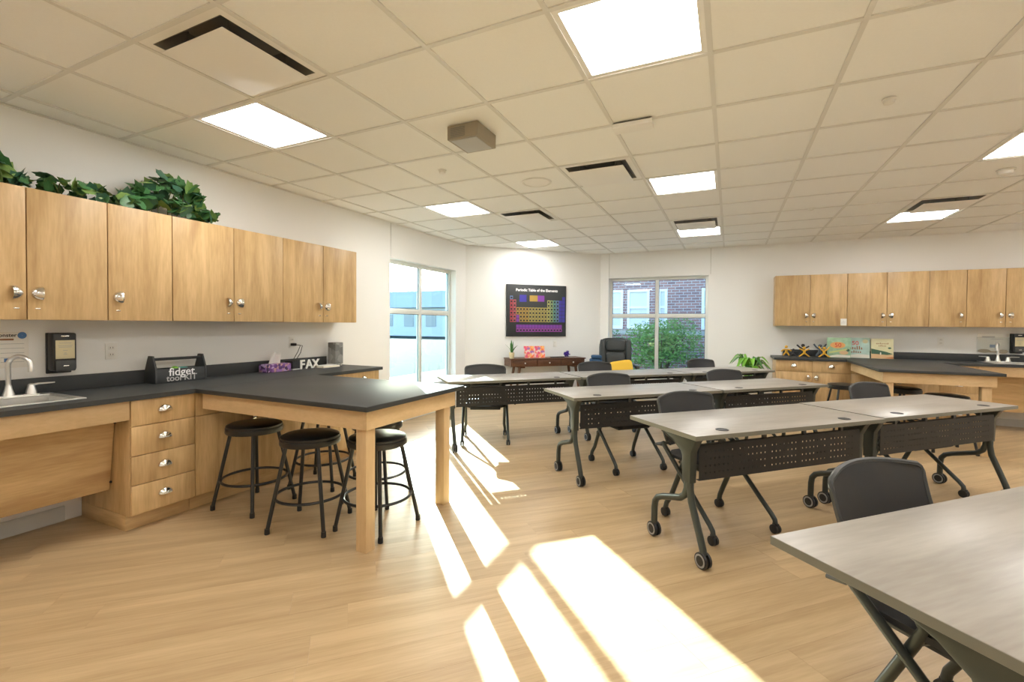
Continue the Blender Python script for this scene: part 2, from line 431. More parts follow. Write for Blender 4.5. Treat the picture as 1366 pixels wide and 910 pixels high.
for j in range(-8, 11):
    y = GY + j*TILE; a = seg_in_room((-8, y), (9, y))
    if a: put('grid_bar', B().prism(a, 2, CH+.0004, CH+.0074).mesh('grid_bar', 'grid'), ceiling)
# perimeter angle
for k in range(5):
    p, q = Vector(ROOM[k]), Vector(ROOM[(k+1) % 5]); n = Vector((-(q-p).y, (q-p).x)).normalized()*.022
    put('wall_angle', B().prism([tuple(p), tuple(q), tuple(q+n), tuple(p+n)], 2, CH-.001, CH+.003).mesh('wall_angle', 'tbar'), ceiling)

# ---- walls
WT = .20
W1 = dict(a0=4.76, a1=6.36, z0=.38, z1=2.19)
W2 = dict(a0=-2.03, a1=-.33, z0=.38, z1=2.19)
ZT = CH + .24
b = B()
b.box((XL-WT, YR-WT, -.1), (XL, W1['a0'], ZT)); b.box((XL-WT, W1['a1'], -.1), (XL, C0[1], ZT))
b.box((XL-WT, W1['a0'], -.1), (XL, W1['a1'], W1['z0'])); b.box((XL-WT, W1['a0'], W1['z1']), (XL, W1['a1'], ZT))
struct('wall_left', b, 'wall')
b = B()
b.box((C1[0], YB, -.1), (W2['a0'], YB+WT, ZT)); b.box((W2['a1'], YB, -.1), (XR+WT, YB+WT, ZT))
b.box((W2['a0'], YB, -.1), (W2['a1'], YB+WT, W2['z0'])); b.box((W2['a0'], YB, W2['z1']), (W2['a1'], YB+WT, ZT))
struct('wall_back', b, 'wall')
struct('wall_diagonal', B().prism([C0, C1, (C1[0], C1[1]+WT), (C0[0]-WT, C0[1])], 2, -.1, ZT), 'wall')
struct('wall_right', B().box((XR, YR-WT, -.1), (XR+WT, YB, ZT)), 'wall')
struct('wall_rear', B().box((XL, YR-WT, -.1), (XR, YR, ZT)), 'wall')
struct('baseboard_left', B().box((XL, YR, 0), (XL+.008, 1.50, .10)).box((XL, 3.90, 0), (XL+.008, C0[1]-.003, .10)), 'base')
n = Vector((1, -1)).normalized()*.008
struct('baseboard_diagonal', B().prism([C0, C1, (C1[0]+n.x, C1[1]+n.y), (C0[0]+n.x, C0[1]+n.y)], 2, 0, .10), 'base')
struct('baseboard_back', B().box((C1[0]+.01, YB-.008, 0), (.60, YB, .10)).box((2.98, YB-.008, 0), (XR, YB, .10)), 'base')
struct('baseboard_right', B().box((XR-.008, YR, 0), (XR, YB-.01, .10)), 'base')
# drywall control joints above the window jambs
k = 0
for (x, y0, y1) in ((XL, 4.772, None),):
    k += 1; struct('trim_%d' % k, B().box((XL, 4.770, W1['z1']+.01), (XL+.004, 4.776, CH-.003)), 'base')
for x in (-2.02, -.30):
    k += 1; struct('trim_%d' % k, B().box((x-.004, YB-.005, W2['z1']+.01), (x+.004, YB, CH-.003)), 'base')

def window(name, P, a0, a1, z0, z1):
    """P(a, d, z): a along the wall, d outwards from the inner wall face"""
    W = bpy.data.objects.new(name, None); COL.objects.link(W); W.location = P((a0+a1)/2, .14, z0); tag(W, kind='structure')
    def bx(nm, mat, *rs, parent=W, bev=.003):
        b = B()
        for (p, q) in rs: b.box(P(*p), P(*q), bev)
        return part(nm, b, mat, parent, world=True)
    d0, d1 = .10, .16; f = .05
    fr = bx('window_frame', 'alu', ((a0, d0, z0), (a0+f, d1, z1)), ((a1-f, d0, z0), (a1, d1, z1)), ((a0+f, d0, z0), (a1-f, d1, z0+f)), ((a0+f, d0, z1-f), (a1-f, d1, z1)))
    am = (a0+a1)/2; zt = 1.50
    bx('mullion', 'alu', ((am-.03, d0+.004, z0+f), (am+.03, d1-.004, z1-f)))
    for (p, q) in ((a0+f, am-.03), (am+.03, a1-f)):
        bx('transom', 'alu', ((p, d0+.004, zt-.035), (q, d1-.004, zt+.035)))
        for (u, v) in ((z0+f, zt-.035), (zt+.035, z1-f)):
            pn = bx('pane', 'glass', ((p, .128, u), (q, .132, v)), bev=0)
            bx('gasket', 'plastic_g', ((p, .120, u), (p+.006, .127, v)), ((q-.006, .120, u), (q, .127, v)), ((p+.006, .120, v-.006), (q-.006, .127, v)), ((p+.006, .120, u), (q-.006, .127, u+.006)), parent=pn, bev=0)
    bx('window_sill', 'trim_w', ((a0, -.025, z0-.022), (a1, d0, z0)))
    return W
window('window_1', lambda a, d, z: Vector((XL-d, a, z)), **W1)
window('window_2', lambda a, d, z: Vector((a, YB+d, z)), **W2)

# ================================================================= OUTSIDE
struct('ground', B().box((-60, -30, -.5), (40, 60, -.12)), 'grass')
struct('pavement', B().box((-8.0, 8.9, -.12), (6, 12.0, -.08)), 'concrete')
bl = thing('brick_building', 'red brick building with tall white windows across the courtyard', 'building', (-1, 14.2, -.12))
BX0, BX1, BY, BH = -8.4, 7.0, 14.2, 6.5
wins = [(-4.75, -3.95), (-3.65, -2.95), (-2.82, -2.17), (-1.93, -1.66), (-.73, .0), (1.2, 2.0), (2.6, 3.4), (-6.6, -5.8)]
WZ0, WZ1 = 1.32, 2.40
b = B(); xs = sorted(wins); cur = BX0
for (p, q) in xs:
    b.box((cur, BY, -.12), (p, BY+.3, BH)); b.box((p, BY, -.12), (q, BY+.3, WZ0)); b.box((p, BY, WZ1), (q, BY+.3, BH)); cur = q
b.box((cur, BY, -.12), (BX1, BY+.3, BH))
b.box((BX0, BY+.3, -.12), (BX0+.3, BY+5, BH)); b.box((BX1-.3, BY+.3, -.12), (BX1, BY+5, BH))
part('brick_wall', b, 'brick', bl, world=True)
part('roof', B().box((BX0-.2, BY-.3, BH), (BX1+.2, BY+5.2, BH+.25)), 'roof', bl, world=True)
for (p, q) in wins:
    fr = part('window', B().box((p, BY-.02, WZ0), (p+.07, BY+.06, WZ1)).box((q-.07, BY-.02, WZ0), (q, BY+.06, WZ1))
              .box((p+.07, BY-.02, WZ1-.07), (q-.07, BY+.06, WZ1)).box((p, BY-.05, WZ0-.10), (q, BY+.06, WZ0)).box((p+.07, BY, 1.84), (q-.07, BY+.06, 1.90)), 'far_trim', bl, world=True)
    part('pane', B().box((p+.06, BY+.062, WZ0), (q-.06, BY+.07, WZ1)), 'far_pane', fr, world=True)
part('brick_band', B().box((BX0, BY-.03, 1.06), (BX1, BY, 1.18)), 'concrete', bl, world=True)

def leaf_blob(bm_, c, rx, ry, rz, n, s, r):
    for _ in range(n):
        while True:
            p = Vector((r.uniform(-1, 1), r.uniform(-1, 1), r.uniform(-1, 1)))
            if .35 < p.length < 1: break
        q = Vector((c[0]+p.x*rx, c[1]+p.y*ry, max(c[2]+p.z*rz, .02)))
        a = Vector((r.gauss(0, 1), r.gauss(0, 1), r.gauss(0, .6))).normalized(); d = a.cross(Vector((r.gauss(0, 1), r.gauss(0, 1), r.gauss(0, 1)))).normalized()
        l = s*r.uniform(.7, 1.3); w = l*.42
        v = [bm_.bm.verts.new(x) for x in (q-a*l*.5, q+d*w*.5, q+a*l*.5, q-d*w*.5)]
        bm_._f(v)
def shrub(name, label, x, y, z0, rx, ry, h, n, mat, group=None, leaf=.11):
    r = random.Random(int(abs(x*91+y*17)*10)); t = thing(name, label, 'shrub', (x, y, z0), 0, group)
    b = B()
    for k in range(7):
        a = k*2.4; b.tube([(0, 0, 0), (math.cos(a)*rx*.25, math.sin(a)*ry*.25, h*.35), (math.cos(a)*rx*.6, math.sin(a)*ry*.6, h*.75)], [.025, .018, .008], 6)
    part('stems', b, 'trunk', t)
    b = B()
    for k in range(9):
        a = k*2.4; rr = 0 if k == 0 else .55
        leaf_blob(b, (math.cos(a)*rx*rr, math.sin(a)*ry*rr, h*(.55 if k else .62)+r.uniform(-.05, .12)*h), rx*.55, ry*.55, h*.40, n//9, leaf, r)
    o = part('foliage', b, mat, t); tag(o, kind='stuff')
    return t
shrub('shrub', 'broad leafy green shrub against the brick building', -1.62, 12.75, -.12, 1.0, .7, 1.62, 5200, 'bush', leaf=.085)
shrub('shrub', 'dark green shrub half hidden beside the office chair window edge', -3.3, 12.9, -.12, .62, .5, 1.30, 2600, 'bush2', leaf=.085)
# far side, seen through the tall window
fh = thing('distant_house', 'distant building paled by haze beyond the lawn seen through the tall window', 'building', (-34, 44, -.12))
part('house_wall', B().box((-42, 44, -.12), (-26, 50, 3.2)), 'stucco', fh, world=True)
part('house_roof', B().prism([(43.4, 3.2), (50.6, 3.2), (47, 5.4)], 0, -42.6, -25.4), 'roof', fh, world=True)
for i in range(5):
    part('house_window', B().box((-41+3.1*i, 43.93, 1.0), (-39.6+3.1*i, 44.02, 2.4)), 'pane', fh, world=True)
for (x, y, h, lab) in ((-44, 62, 5.2, 'hazy tree far across the lawn, nearer the pale building'), (-50, 50, 4.4, 'hazy tree far across the lawn, beside the pale building gable')):
    t = thing('lawn_tree', lab, 'tree', (x, y, -.12)); r = random.Random(int(h*10))
    part('trunk', B().tube([(0, 0, 0), (.05, 0, h*.5), (0, .05, h*.8)], [.16, .12, .06], 8), 'trunk', t)
    b = B()
    for k in range(8): leaf_blob(b, (math.cos(k*2.4)*h*.2, math.sin(k*2.4)*h*.2, h*(.55+.06*k)), h*.2, h*.2, h*.17, 130, .35, r)
    tag(part('crown', b, 'bush', t), kind='stuff')

# ================================================================= CABINET RUNS (left one and its mirror twin at the back)
UZ0, UZ1, UD = 1.337, 2.104, .315
CTZ, CTT, CTD = .868, .030, .655
BD = .63
def cup(b, P, s, z, d0, along, sgn=1, w=.084, h=.050, out=.034):
    """half-dome cup pull. along='s' (horizontal) or 'z' (vertical, opening towards -sgn*s)"""
    nu, nv = 12, 6
    def pt(i, j):
        t = PI*i/nu; p = PI/2*j/nv
        a = math.cos(t)*w/2*math.cos(p*0) ; rr = math.sin(t)
        lo = rr*h*math.cos(p); oo = rr*out*math.sin(p)
        return (a, lo, oo)
    vv = []
    for i in range(nu+1):
        row = []
        for j in range(nv+1):
            a, q, o = pt(i, j)
            row.append(b.bm.verts.new(P(s+a, d0+o+.002, z+q-h*.4) if along == 's' else P(s+sgn*(q-h*.4), d0+o+.002, z+a)))
        vv.append(row)
    for i in range(nu):
        for j in range(nv):
            b._f([vv[i][j], vv[i+1][j], vv[i+1][j+1], vv[i][j+1]])
    bmesh.ops.remove_doubles(b.bm, verts=b.bm.verts, dist=1e-5)
    return b

def run(side, P, L):
    """side: 'left'/'back'; L: dict of labels"""
    def bx(nm, mat, parent, *rs, bev=.0015, label=None):
        b = B()
        for (p, q) in rs: b.box(P(*p), P(*q), bev)
        return part(nm, b, mat, parent, world=True, label=label)
    # ---- upper cabinets: (s0, s1, doors, handle side per door)
    U = [(0, .915, 2, 'io'), (.915, 1.84, 2, 'io'), (1.84, 2.228, 1, 'r'), (2.228, 3.0, 2, 'io')]
    for k, (s0, s1, nd, hs) in enumerate(U):
        t = thing('wall_cabinet', L['upper'][k], 'cabinet', P((s0+s1)/2, UD/2, UZ0), 0, 'oak wall cabinets on the %s wall' % side)
        bx('cabinet_body', 'oak', t, ((s0+.0005, .001, UZ0), (s1-.0005, UD-.0185, UZ1)))
        w = (s1-s0)/nd
        for d in range(nd):
            a, c = s0+d*w+.003, s0+(d+1)*w-.003
            dr = bx('door', 'oak', t, ((a, UD-.018, UZ0+.001), (c, UD, UZ1-.001)))
            seam_hi = (nd == 2 and d == 0)
            hp = c-.042 if seam_hi else (a+.042 if nd == 2 else c-.052)
            sg = 1 if (seam_hi or nd == 1) else -1
            part('cup_handle', cup(B(), P, hp, UZ0+.155, UD, 'z', sg), 'chrome', dr, world=True, label='satin nickel cup handle')
            bx('door_lock', 'chrome', dr, ((hp-.012, UD, UZ0+.062), (hp+.012, UD+.003, UZ0+.07)), bev=.001)
    # ---- base cabinets
    t = thing('base_cabinet', L['base'][0], 'cabinet', P(.457, BD/2, 0), 0, 'oak base cabinets on the %s wall' % side)
    t2 = thing('base_cabinet', L['base'][1], 'cabinet', P(1.37, BD/2, 0), 0, 'oak base cabinets on the %s wall' % side)
    for (tt, s0, s1) in ((t, .0, .915), (t2, .915, 1.872)):
        bx('cabinet_body', 'oak', tt, ((s0+.001, .012, .10), (s1-.001, BD-.022, CTZ-CTT-.001)))
        bx('toe_kick', 'oak_h', tt, ((s0+.001, .012, 0), (s1-.001, BD-.075, .099)))
        w = (s1-s0)/2
        for d in range(2):
            a, c = s0+d*w+.002, s0+(d+1)*w-.002
            dw = bx('drawer', 'oak', tt, ((a, BD-.02, .672), (c, BD, .834)))
            part('cup_handle', cup(B(), P, (a+c)/2, .765, BD, 's'), 'chrome', dw, world=True, label='satin nickel cup handle')
            dr = bx('door', 'oak', tt, ((a, BD-.02, .112), (c, BD, .667)))
            hp = c-.045 if d == 0 else a+.045
            part('cup_handle', cup(B(), P, hp, .592, BD, 'z', 1 if d == 0 else -1), 'chrome', dr, world=True, label='satin nickel cup handle')
    t3 = thing('drawer_cabinet', L['base'][2], 'cabinet', P(2.06, BD/2, 0), 0, 'oak base cabinets on the %s wall' % side)
    s0, s1 = 1.872, 2.254
    bx('cabinet_body', 'oak', t3, ((s0+.001, .012, .10), (s1, BD-.022, CTZ-CTT-.001)))
    bx('toe_kick', 'oak_h', t3, ((s0+.001, .012, 0), (s1, BD-.075, .099)))
    for (z0, z1) in ((.112, .294), (.298, .480), (.484, .668), (.672, .834)):
        dw = bx('drawer', 'oak', t3, ((s0+.002, BD-.02, z0), (s1-.002, BD, z1)))
        part('cup_handle', cup(B(), P, (s0+s1)/2, (z0+z1)/2+.012, BD, 's', w=.088, h=.040, out=.030), 'chrome', dw, world=True, label='satin nickel cup handle')
    # ---- open sink base: apron rail, raked modesty panel
    t4 = thing('sink_cabinet', L['sink_base'], 'cabinet', P(2.75, BD-.1, .22))
    bx('apron_board', 'maple', t4, ((2.256, BD-.03, .715), (3.9, BD-.008, CTZ-CTT-.001)))
    b = B()
    zt, zb, dt, db = .715, .245, BD-.17, .39
    lo = [P(2.262, db, zb), P(3.9, db, zb), P(3.9, db-.018, zb), P(2.262, db-.018, zb)]
    hi = [P(2.262, dt, zt), P(3.9, dt, zt), P(3.9, dt-.018, zt), P(2.262, dt-.018, zt)]
    b.hexa(lo, hi); part('raked_panel', b, 'oak_h', t4, world=True)
    bx('support_cleat', 'oak_h', t4, ((2.256, .02, .715), (3.9, .05, CTZ-CTT-.001)), ((2.256, .05, .80), (2.28, BD-.03, CTZ-CTT-.001)))
    b = B()
    for z in (.68, .29): b.box(P(2.256, .0+dt-(zt-z)*(dt-db)/(zt-zb)-.012, z), P(2.266, dt-(zt-z)*(dt-db)/(zt-zb)+.01, z+.012))
    part('panel_bracket', b, 'plastic', t4, world=True)
    # ---- worktop with the sink cut-out
    S0, S1, D0, D1 = 2.46, 3.16, .15, .50
    wt = thing('worktop', L['worktop'], 'worktop', P(1.5, CTD/2, CTZ-CTT))
    z0, z1 = CTZ-CTT, CTZ
    bx('worktop_slab', 'counter', wt, ((-.03, .001, z0), (S0, CTD, z1)), ((S1, .001, z0), (3.9, CTD, z1)), ((S0, .001, z0), (S1, D0, z1)), ((S0, D1, z0), (S1, CTD, z1)), bev=0)
    bx('backsplash', 'counter', wt, ((-.03+.17, .001, CTZ), (3.9, .021, CTZ+.10)), bev=.002)
    # ---- peninsula
    pn = thing('peninsula_table', L['peninsula'], 'table', P(1.37, 1.5, 0))
    p0, p1, e = .855, 1.885, 2.20
    bx('table_top', 'counter', pn, ((p0, CTD, z0), (p1, e, z1)), bev=.003)
    za = .722
    bx('apron', 'maple', pn, ((p1-.075, CTD+.001, za), (p1-.05, e-.0745, z0-.001)), bev=0)
    bx('apron', 'maple', pn, ((p0+.05, CTD+.001, za), (p0+.075, e-.0745, z0-.001)), bev=0)
    bx('apron', 'maple', pn, ((p0+.05, e-.074, za), (p1-.05, e-.049, z0-.001)), bev=0)
    for sc in (p0+.05+.027, p1-.05-.103):
        bx('leg', 'maple_v', pn, ((sc, e-.153, 0), (sc+.076, e-.077, z0-.002)), bev=.003)
    # ---- sink and faucet
    sk = thing('sink', L['sink'], 'sink', P((S0+S1)/2, (D0+D1)/2, CTZ))
    b = B()
    zr0, zr1 = CTZ+.0005, CTZ+.008
    fs0, fs1, fd0, fd1 = S0-.03, S1+.03, D0-.085, D1+.03
    b.box(P(fs0, fd0, zr0), P(fs1, D0+.002, zr1), .003).box(P(fs0, D1-.002, zr0), P(fs1, fd1, zr1), .003)
    b.box(P(fs0, D0+.002, zr0), P(S0+.002, D1-.002, zr1), .003).box(P(S1-.002, D0+.002, zr0), P(fs1, D1-.002, zr1), .003)
    part('sink_rim', b, 'steel', sk, world=True)
    b = B(); t_ = .003; zb = CTZ-.15
    b.box(P(S0+.004, D0+.004, zb), P(S1-.004, D1-.004, zb+t_)); b.box(P(S0+.004, D0+.004, zb+t_), P(S0+.007, D1-.004, zr0)); b.box(P(S1-.007, D0+.004, zb+t_), P(S1-.004, D1-.004, zr0))
    b.box(P(S0+.007, D0+.004, zb+t_), P(S1-.007, D0+.007, zr0)); b.box(P(S0+.007, D1-.007, zb+t_), P(S1-.007, D1-.004, zr0))
    bw = part('basin', b, 'steel', sk, world=True)
    c = P((S0+S1)/2, (D0+D1)/2, zb+t_); part('drain', B().lathe([(.045, 0), (.045, .004), (.03, .004), (.02, .001)], 20, c), 'chrome', bw, world=True)
    fs = (S0+S1)/2 - .18; fd = .105; fz = zr1
    fc = thing('faucet', L['faucet'], 'faucet', P(fs, fd, fz))
    V = lambda s, d, z: tuple(P(s, d, z))
    b = B(); pts = [V(fs, fd, fz+.02), V(fs, fd, fz+.19)]
    for k in range(1, 9):
        a = PI*k/9; pts.append(V(fs-.030*(1-math.cos(a)), fd+.058*(1-math.cos(a)), fz+.19+.052*math.sin(a)))
    pts += [V(fs-.060, fd+.117, fz+.165), V(fs-.060, fd+.117, fz+.15)]
    b.tube(pts, [.0125]*len(pts), 12); part('spout', b, 'steel', fc, world=True)
    part('spout_base', B().lathe([(.030, 0), (.028, .012), (.018, .045), (.014, .07)], 20, P(fs, fd, fz)), 'steel', fc, world=True)
    part('deck_plate', B().box(P(fs-.13, fd-.028, fz), P(fs+.13, fd+.028, fz+.006), .003), 'steel', fc, world=True)
    for sg in (-1, 1):
        hd = part('handle', B().lathe([(.028, .006), (.026, .02), (.018, .05), (.016, .062), (.008, .068)], 18, P(fs+sg*.10, fd, fz)), 'steel', fc, world=True)
        b = B().tube([V(fs+sg*.10, fd, fz+.06), V(fs+sg*.13, fd+.01, fz+.066), V(fs+sg*.20, fd+.03, fz+.068)], [.010, .009, .006], 10, flat=(.7, 1))
        part('lever', b, 'steel', hd, world=True)
    return t, t2, t3

PLW = lambda s, d, z: Vector((XL+d, 3.84-s, z))
PRW = lambda s, d, z: Vector((.63+s, YB-d, z))
run('left', PLW, dict(
    upper=['two-door oak wall cabinet closest to the tall window, over the grey patterned tower', 'two-door oak wall cabinet over the black tool kit box',
           'one-door oak wall cabinet carrying the bushiest ivy, over the wall outlet', 'two-door oak wall cabinet over the brushed faucet and black soap dispenser'],
    base=['oak base cabinet at the end of the counter near the tall window', 'oak base cabinet behind the stools under the long black peninsula with two free legs',
          'four-drawer oak cabinet beside the open sink base and black stools'],
    sink_base='open oak sink front with raked panel beside the four-drawer cabinet', worktop='black worktop with backsplash carrying the tool kit box and tissue box',
    peninsula='black-topped oak peninsula table with five stools tucked around it, end catching the sun', sink='stainless drop-in sink below the printed wall notice beside the tool kit counter',
    faucet='brushed gooseneck faucet with two levers in front of the colourful wall notice'))
run('back', PRW, dict(
    upper=['two-door oak wall cabinet with a small white note, over the toy figures', 'two-door oak wall cabinet over the landscape picture book',
           'one-door oak wall cabinet between two double ones, over bare worktop', 'two-door oak wall cabinet over the back-wall sink and clear wall holder'],
    base=['oak base cabinet under the toy figures beside the leafy potted plant', 'oak base cabinet behind the back-wall peninsula under the picture books',
          'four-drawer oak cabinet seen under the back-wall peninsula'],
    sink_base='open oak sink front with raked panel beyond the back-wall peninsula', worktop='black worktop carrying the picture books and toy figures',
    peninsula='black-topped oak peninsula table extending from the picture book counter', sink='stainless drop-in sink below the clear wall holder',
    faucet='bright two-lever faucet rising in front of the clear wall holder'))

# ================================================================= FOLDING TABLES
def make_table(L, label):
    t = thing('folding_table', label, 'table', (0, 0, 0), R45, 'grey folding tables in rows')
    h = .735; W = .61
    top = part('table_top', B().box((-L/2, -W/2, h-.026), (L/2, W/2, h), .0015), ['grey_lam'], t)
    part('edge_band', B().box((-L/2-.001, -W/2-.001, h-.0245), (L/2+.001, -W/2+.001, h-.0015)).box((-L/2-.001, W/2-.001, h-.0245), (L/2+.001, W/2+.001, h-.0015))
         .box((-L/2-.001, -W/2+.001, h-.0245), (-L/2+.001, W/2-.001, h-.0015)).box((L/2-.001, -W/2+.001, h-.0245), (L/2+.001, W/2-.001, h-.0015)), 'grey_edge', t)
    for sx in (-1, 1):
        c = (sx*(L/2-.26), -W/2+.085, h+.0002)
        g = part('grommet', B().lathe([(.036, 0), (.036, .002), (.030, .003), (.028, .0012)], 24, c), 'plastic', t)
    for sx in (-1, 1):
        x = sx*(L/2-.075)
        # shaped plate under the top that narrows into the column
        prof = [(-.265, h-.027), (.04, h-.027), (.03, h-.042), (-.06, h-.075), (-.118, h-.115), (-.134, .585), (-.138, .44), (-.200, .44), (-.206, h-.12), (-.24, h-.055)]
        part('leg_bracket', B().prism(prof, 0, x-.024, x+.024, .004), 'frame', t)
        f = part('front_leg', B().tube([(x, -.180, .47), (x, -.180, .40), (x, -.192, .33), (x, -.225, .25), (x, -.262, .16), (x, -.285, .10), (x, -.288, .075)], .020, 10), 'frame', t)
        r = part('rear_leg', B().tube([(x, -.158, .47), (x, -.155, .40), (x, -.138, .355), (x, -.10, .325), (x, -.05, .310), (x, .06, .275), (x, .105, .255), (x, .130, .225), (x, .138, .18), (x, .140, .075)], .020, 10), 'frame', t)
        for (yy, par) in ((-.288, f), (.140, r)):
            b = B()
            b.lathe([(.028, -.024), (.044, -.022), (.045, -.008), (.030, -.006)], 20, (x, yy, .045), 'x'); b.lathe([(.030, .006), (.045, .008), (.044, .022), (.028, .024)], 20, (x, yy, .045), 'x')
            cs = part('caster', b, 'plastic', par)
            b = B()
            for q in (-1, 1): b.lathe([(.027, q*.0245), (.037, q*.0245), (.037, q*.0235), (.027, q*.0235), (.027, q*.0245)], 20, (x, yy, .045), 'x', caps=False)
            b.tube([(x, yy, .095), (x, yy, .05)], .009, 8)
            part('caster_rim', b, 'rim', par)
    # perforated modesty panel
    x0, x1, z0, z1 = -L/2+.105, L/2-.105, .458, .655
    yb = -.215
    cols = []
    groups = max(4, round((x1-x0-.08)/.262)); gw = (x1-x0-.06)/groups
    cur = x0
    for g in range(groups):
        st = x0+.03+g*gw+.012
        for k in range(7):
            a = st + k*(gw-.012)/7.4; cols.append((a, a+.0095))
    rows = [(z0+.032+k*.040, z0+.032+k*.040+.0095) for k in range(4)]
    xs_ = [x0] + [v for c in cols for v in c] + [x1]; zs_ = [z0] + [v for c in rows for v in c] + [z1]
    b = B(); VF = [[b.bm.verts.new((x, yb, z)) for z in zs_] for x in xs_]; VB = [[b.bm.verts.new((x, yb+.0025, z)) for z in zs_] for x in xs_]
    hole = lambda i, j: 0 < i < len(xs_)-2 and i % 2 == 1 and j % 2 == 1 and 0 < j < len(zs_)-2
    for i in range(len(xs_)-1):
        for j in range(len(zs_)-1):
            if hole(i, j): continue
            b._f([VF[i][j], VF[i+1][j], VF[i+1][j+1], VF[i][j+1]]); b._f([VB[i][j+1], VB[i+1][j+1], VB[i+1][j], VB[i][j]])
    b.box((x0, yb, z1), (x1, yb+.025, z1+.003)); b.box((x0, yb, z0-.003), (x1, yb+.025, z0))
    part('modesty_panel', b, 'panel_blk', t, label='black perforated modesty panel')
    for k in range(4):
        x = x0 + (x1-x0)*(k+.5)/4
        part('panel_hanger', B().box((x-.012, yb+.0035, z1-.01), (x+.012, yb+.02, h-.027)), 'plastic_g', t)
    part('cross_rail', B().tube([(-L/2+.09, -.10, .675), (L/2-.09, -.10, .675)], .018, 10), 'plastic', t)
    return t
TL = 1.524
def place_uv(o, u, v, rz=R45):
    x, y = uv2w(u, v); o.location = (x, y, 0); o.rotation_euler = (0, 0, rz)
rows = [
    (1, .985, -4.655, [TL, TL, 1.36], [0, 0, 0], ['grey folding table in the chart-side row, end washed by sun at the oak peninsula', 'middle grey folding table of the chart-side row in front of the walnut console', 'grey folding table at the plant end of the chart-side row']),
    (2, 1.745, -3.345, [TL, 1.36], [0, 0], ['grey folding table second from the wall chart, at the end nearer the peninsula stools', 'grey folding table second from the wall chart, at the end nearer the toy figures']),
    (3, 1.767, -1.985, [TL, TL], [0, -.02], ['grey folding table third from the wall chart, on the sun patch side', 'grey folding table third from the wall chart, beside the back-wall peninsula legs']),
    (4, 1.137, -.365, [TL, TL], [0, .025], ['grey folding table farthest from the wall chart, beside the window light patches', 'grey folding table farthest from the wall chart, continuing the row away from the sun']),
]
for (rn, u0, vf, Ls, dv, labs) in rows:
    u = u0
    for L, d, lab in zip(Ls, dv, labs):
        t = make_table(L, lab); place_uv(t, u+L/2, vf-.305+d); u += L+.028

# ================================================================= NESTING CHAIRS
def make_chair():
    t = thing('nesting_chair', 'x', 'chair', (0, 0, 0), R45, 'black mesh nesting chairs behind the tables')
    # seat
    def seat(a, b_):
        x = (a-.5)*2; y = (b_-.5)*2
        k = (1-abs(x)**4)**.25 if abs(x) < 1 else 0
        k2 = (1-abs(y)**5)**.2 if abs(y) < 1 else 0
        return Vector((x*.235*(.80+.20*k2), .045 + y*.245*(.80+.20*k), .445 - .012*(1-x*x)*(1-y*y) - (.02*max(0, -y-.6)/.4)))
    part('seat', B().slab(seat, 14, 14, lambda a, b_: Vector((0, 0, -.05+.03*max(abs(a-.5), abs(b_-.5))*2))), 'seat', t)
    part('seat_pan', B().box((-.17, -.12, .372), (.17, .20, .393), .008), 'plastic', t)
    # back
    def back(a, b_):
        x = (a-.5)*2; zz = b_
        wtop = 1.0
        if zz > .86: wtop = .90+.10*math.sqrt(max(0, 1-((zz-.86)/.14)**2))
        if zz < .15: wtop = .90+.10*math.sqrt(max(0, 1-((.15-zz)/.15)**2))
        w = (.245-.012*(1-zz))*wtop
        z = .50 + .335*zz - .018*x*x*(zz > .5)*((zz-.5)*2)
        return Vector((x*w, .285 + .10*zz - .055*x*x + .01*math.sin(PI*zz), z))
    part('backrest', B().slab(back, 18, 28, (0, .010, .0)), 'mesh', t, label='black mesh backrest')
    edge = [back(a/16, 0) for a in range(17)] + [back(1, b_/28) for b_ in range(1, 29)] + [back(a/16, 1) for a in range(15, -1, -1)] + [back(0, b_/28) for b_ in range(27, 0, -1)]
    part('back_frame', B().loop([p+Vector((0, .006, 0)) for p in edge], .0095, 6), 'plastic_g', t)
    for sx in (-1, 1):
        x = sx*.252
        part('back_bracket', B().tube([(sx*.215, .24, .515), (x+sx*.008, .265, .500), (x+sx*.012, .32, .487)], [.016, .020, .012], 10, flat=(.7, 1)), 'plastic_g', t)
        fl = part('front_leg', B().tube([(x, .262, .512), (x, .235, .487), (x, -.10, .19), (x, -.19, .112), (x, -.215, .085), (x, -.22, .06)], .0155, 10), 'frame', t)
        xi = sx*.226
        rl = part('rear_leg', B().tube([(xi, .29, .592), (xi, .16, .55), (xi, .085, .505), (xi, .06, .455), (xi, .085, .40), (xi, .20, .15), (xi+sx*.01, .232, .095), (xi+sx*.012, .24, .06)], .017, 10), 'frame', t)
        for (xx, yy, p) in ((x, -.22, fl), (xi+sx*.012, .24, rl)):
            b = B().lathe([(.016, -.022), (.029, -.019), (.030, -.004), (.018, -.003)], 16, (xx, yy, .030), 'x').lathe([(.018, .003), (.030, .004), (.029, .019), (.016, .022)], 16, (xx, yy, .030), 'x')
            b.box((xx-.012, yy-.02, .040), (xx+.012, yy+.016, .066), .004)
            part('caster', b, 'plastic', p)
    part('under_bar', B().tube([(-.226, .075, .41), (0, .08, .372), (.226, .075, .41)], .011, 8), 'frame', t)
    return t
chair0 = make_chair()
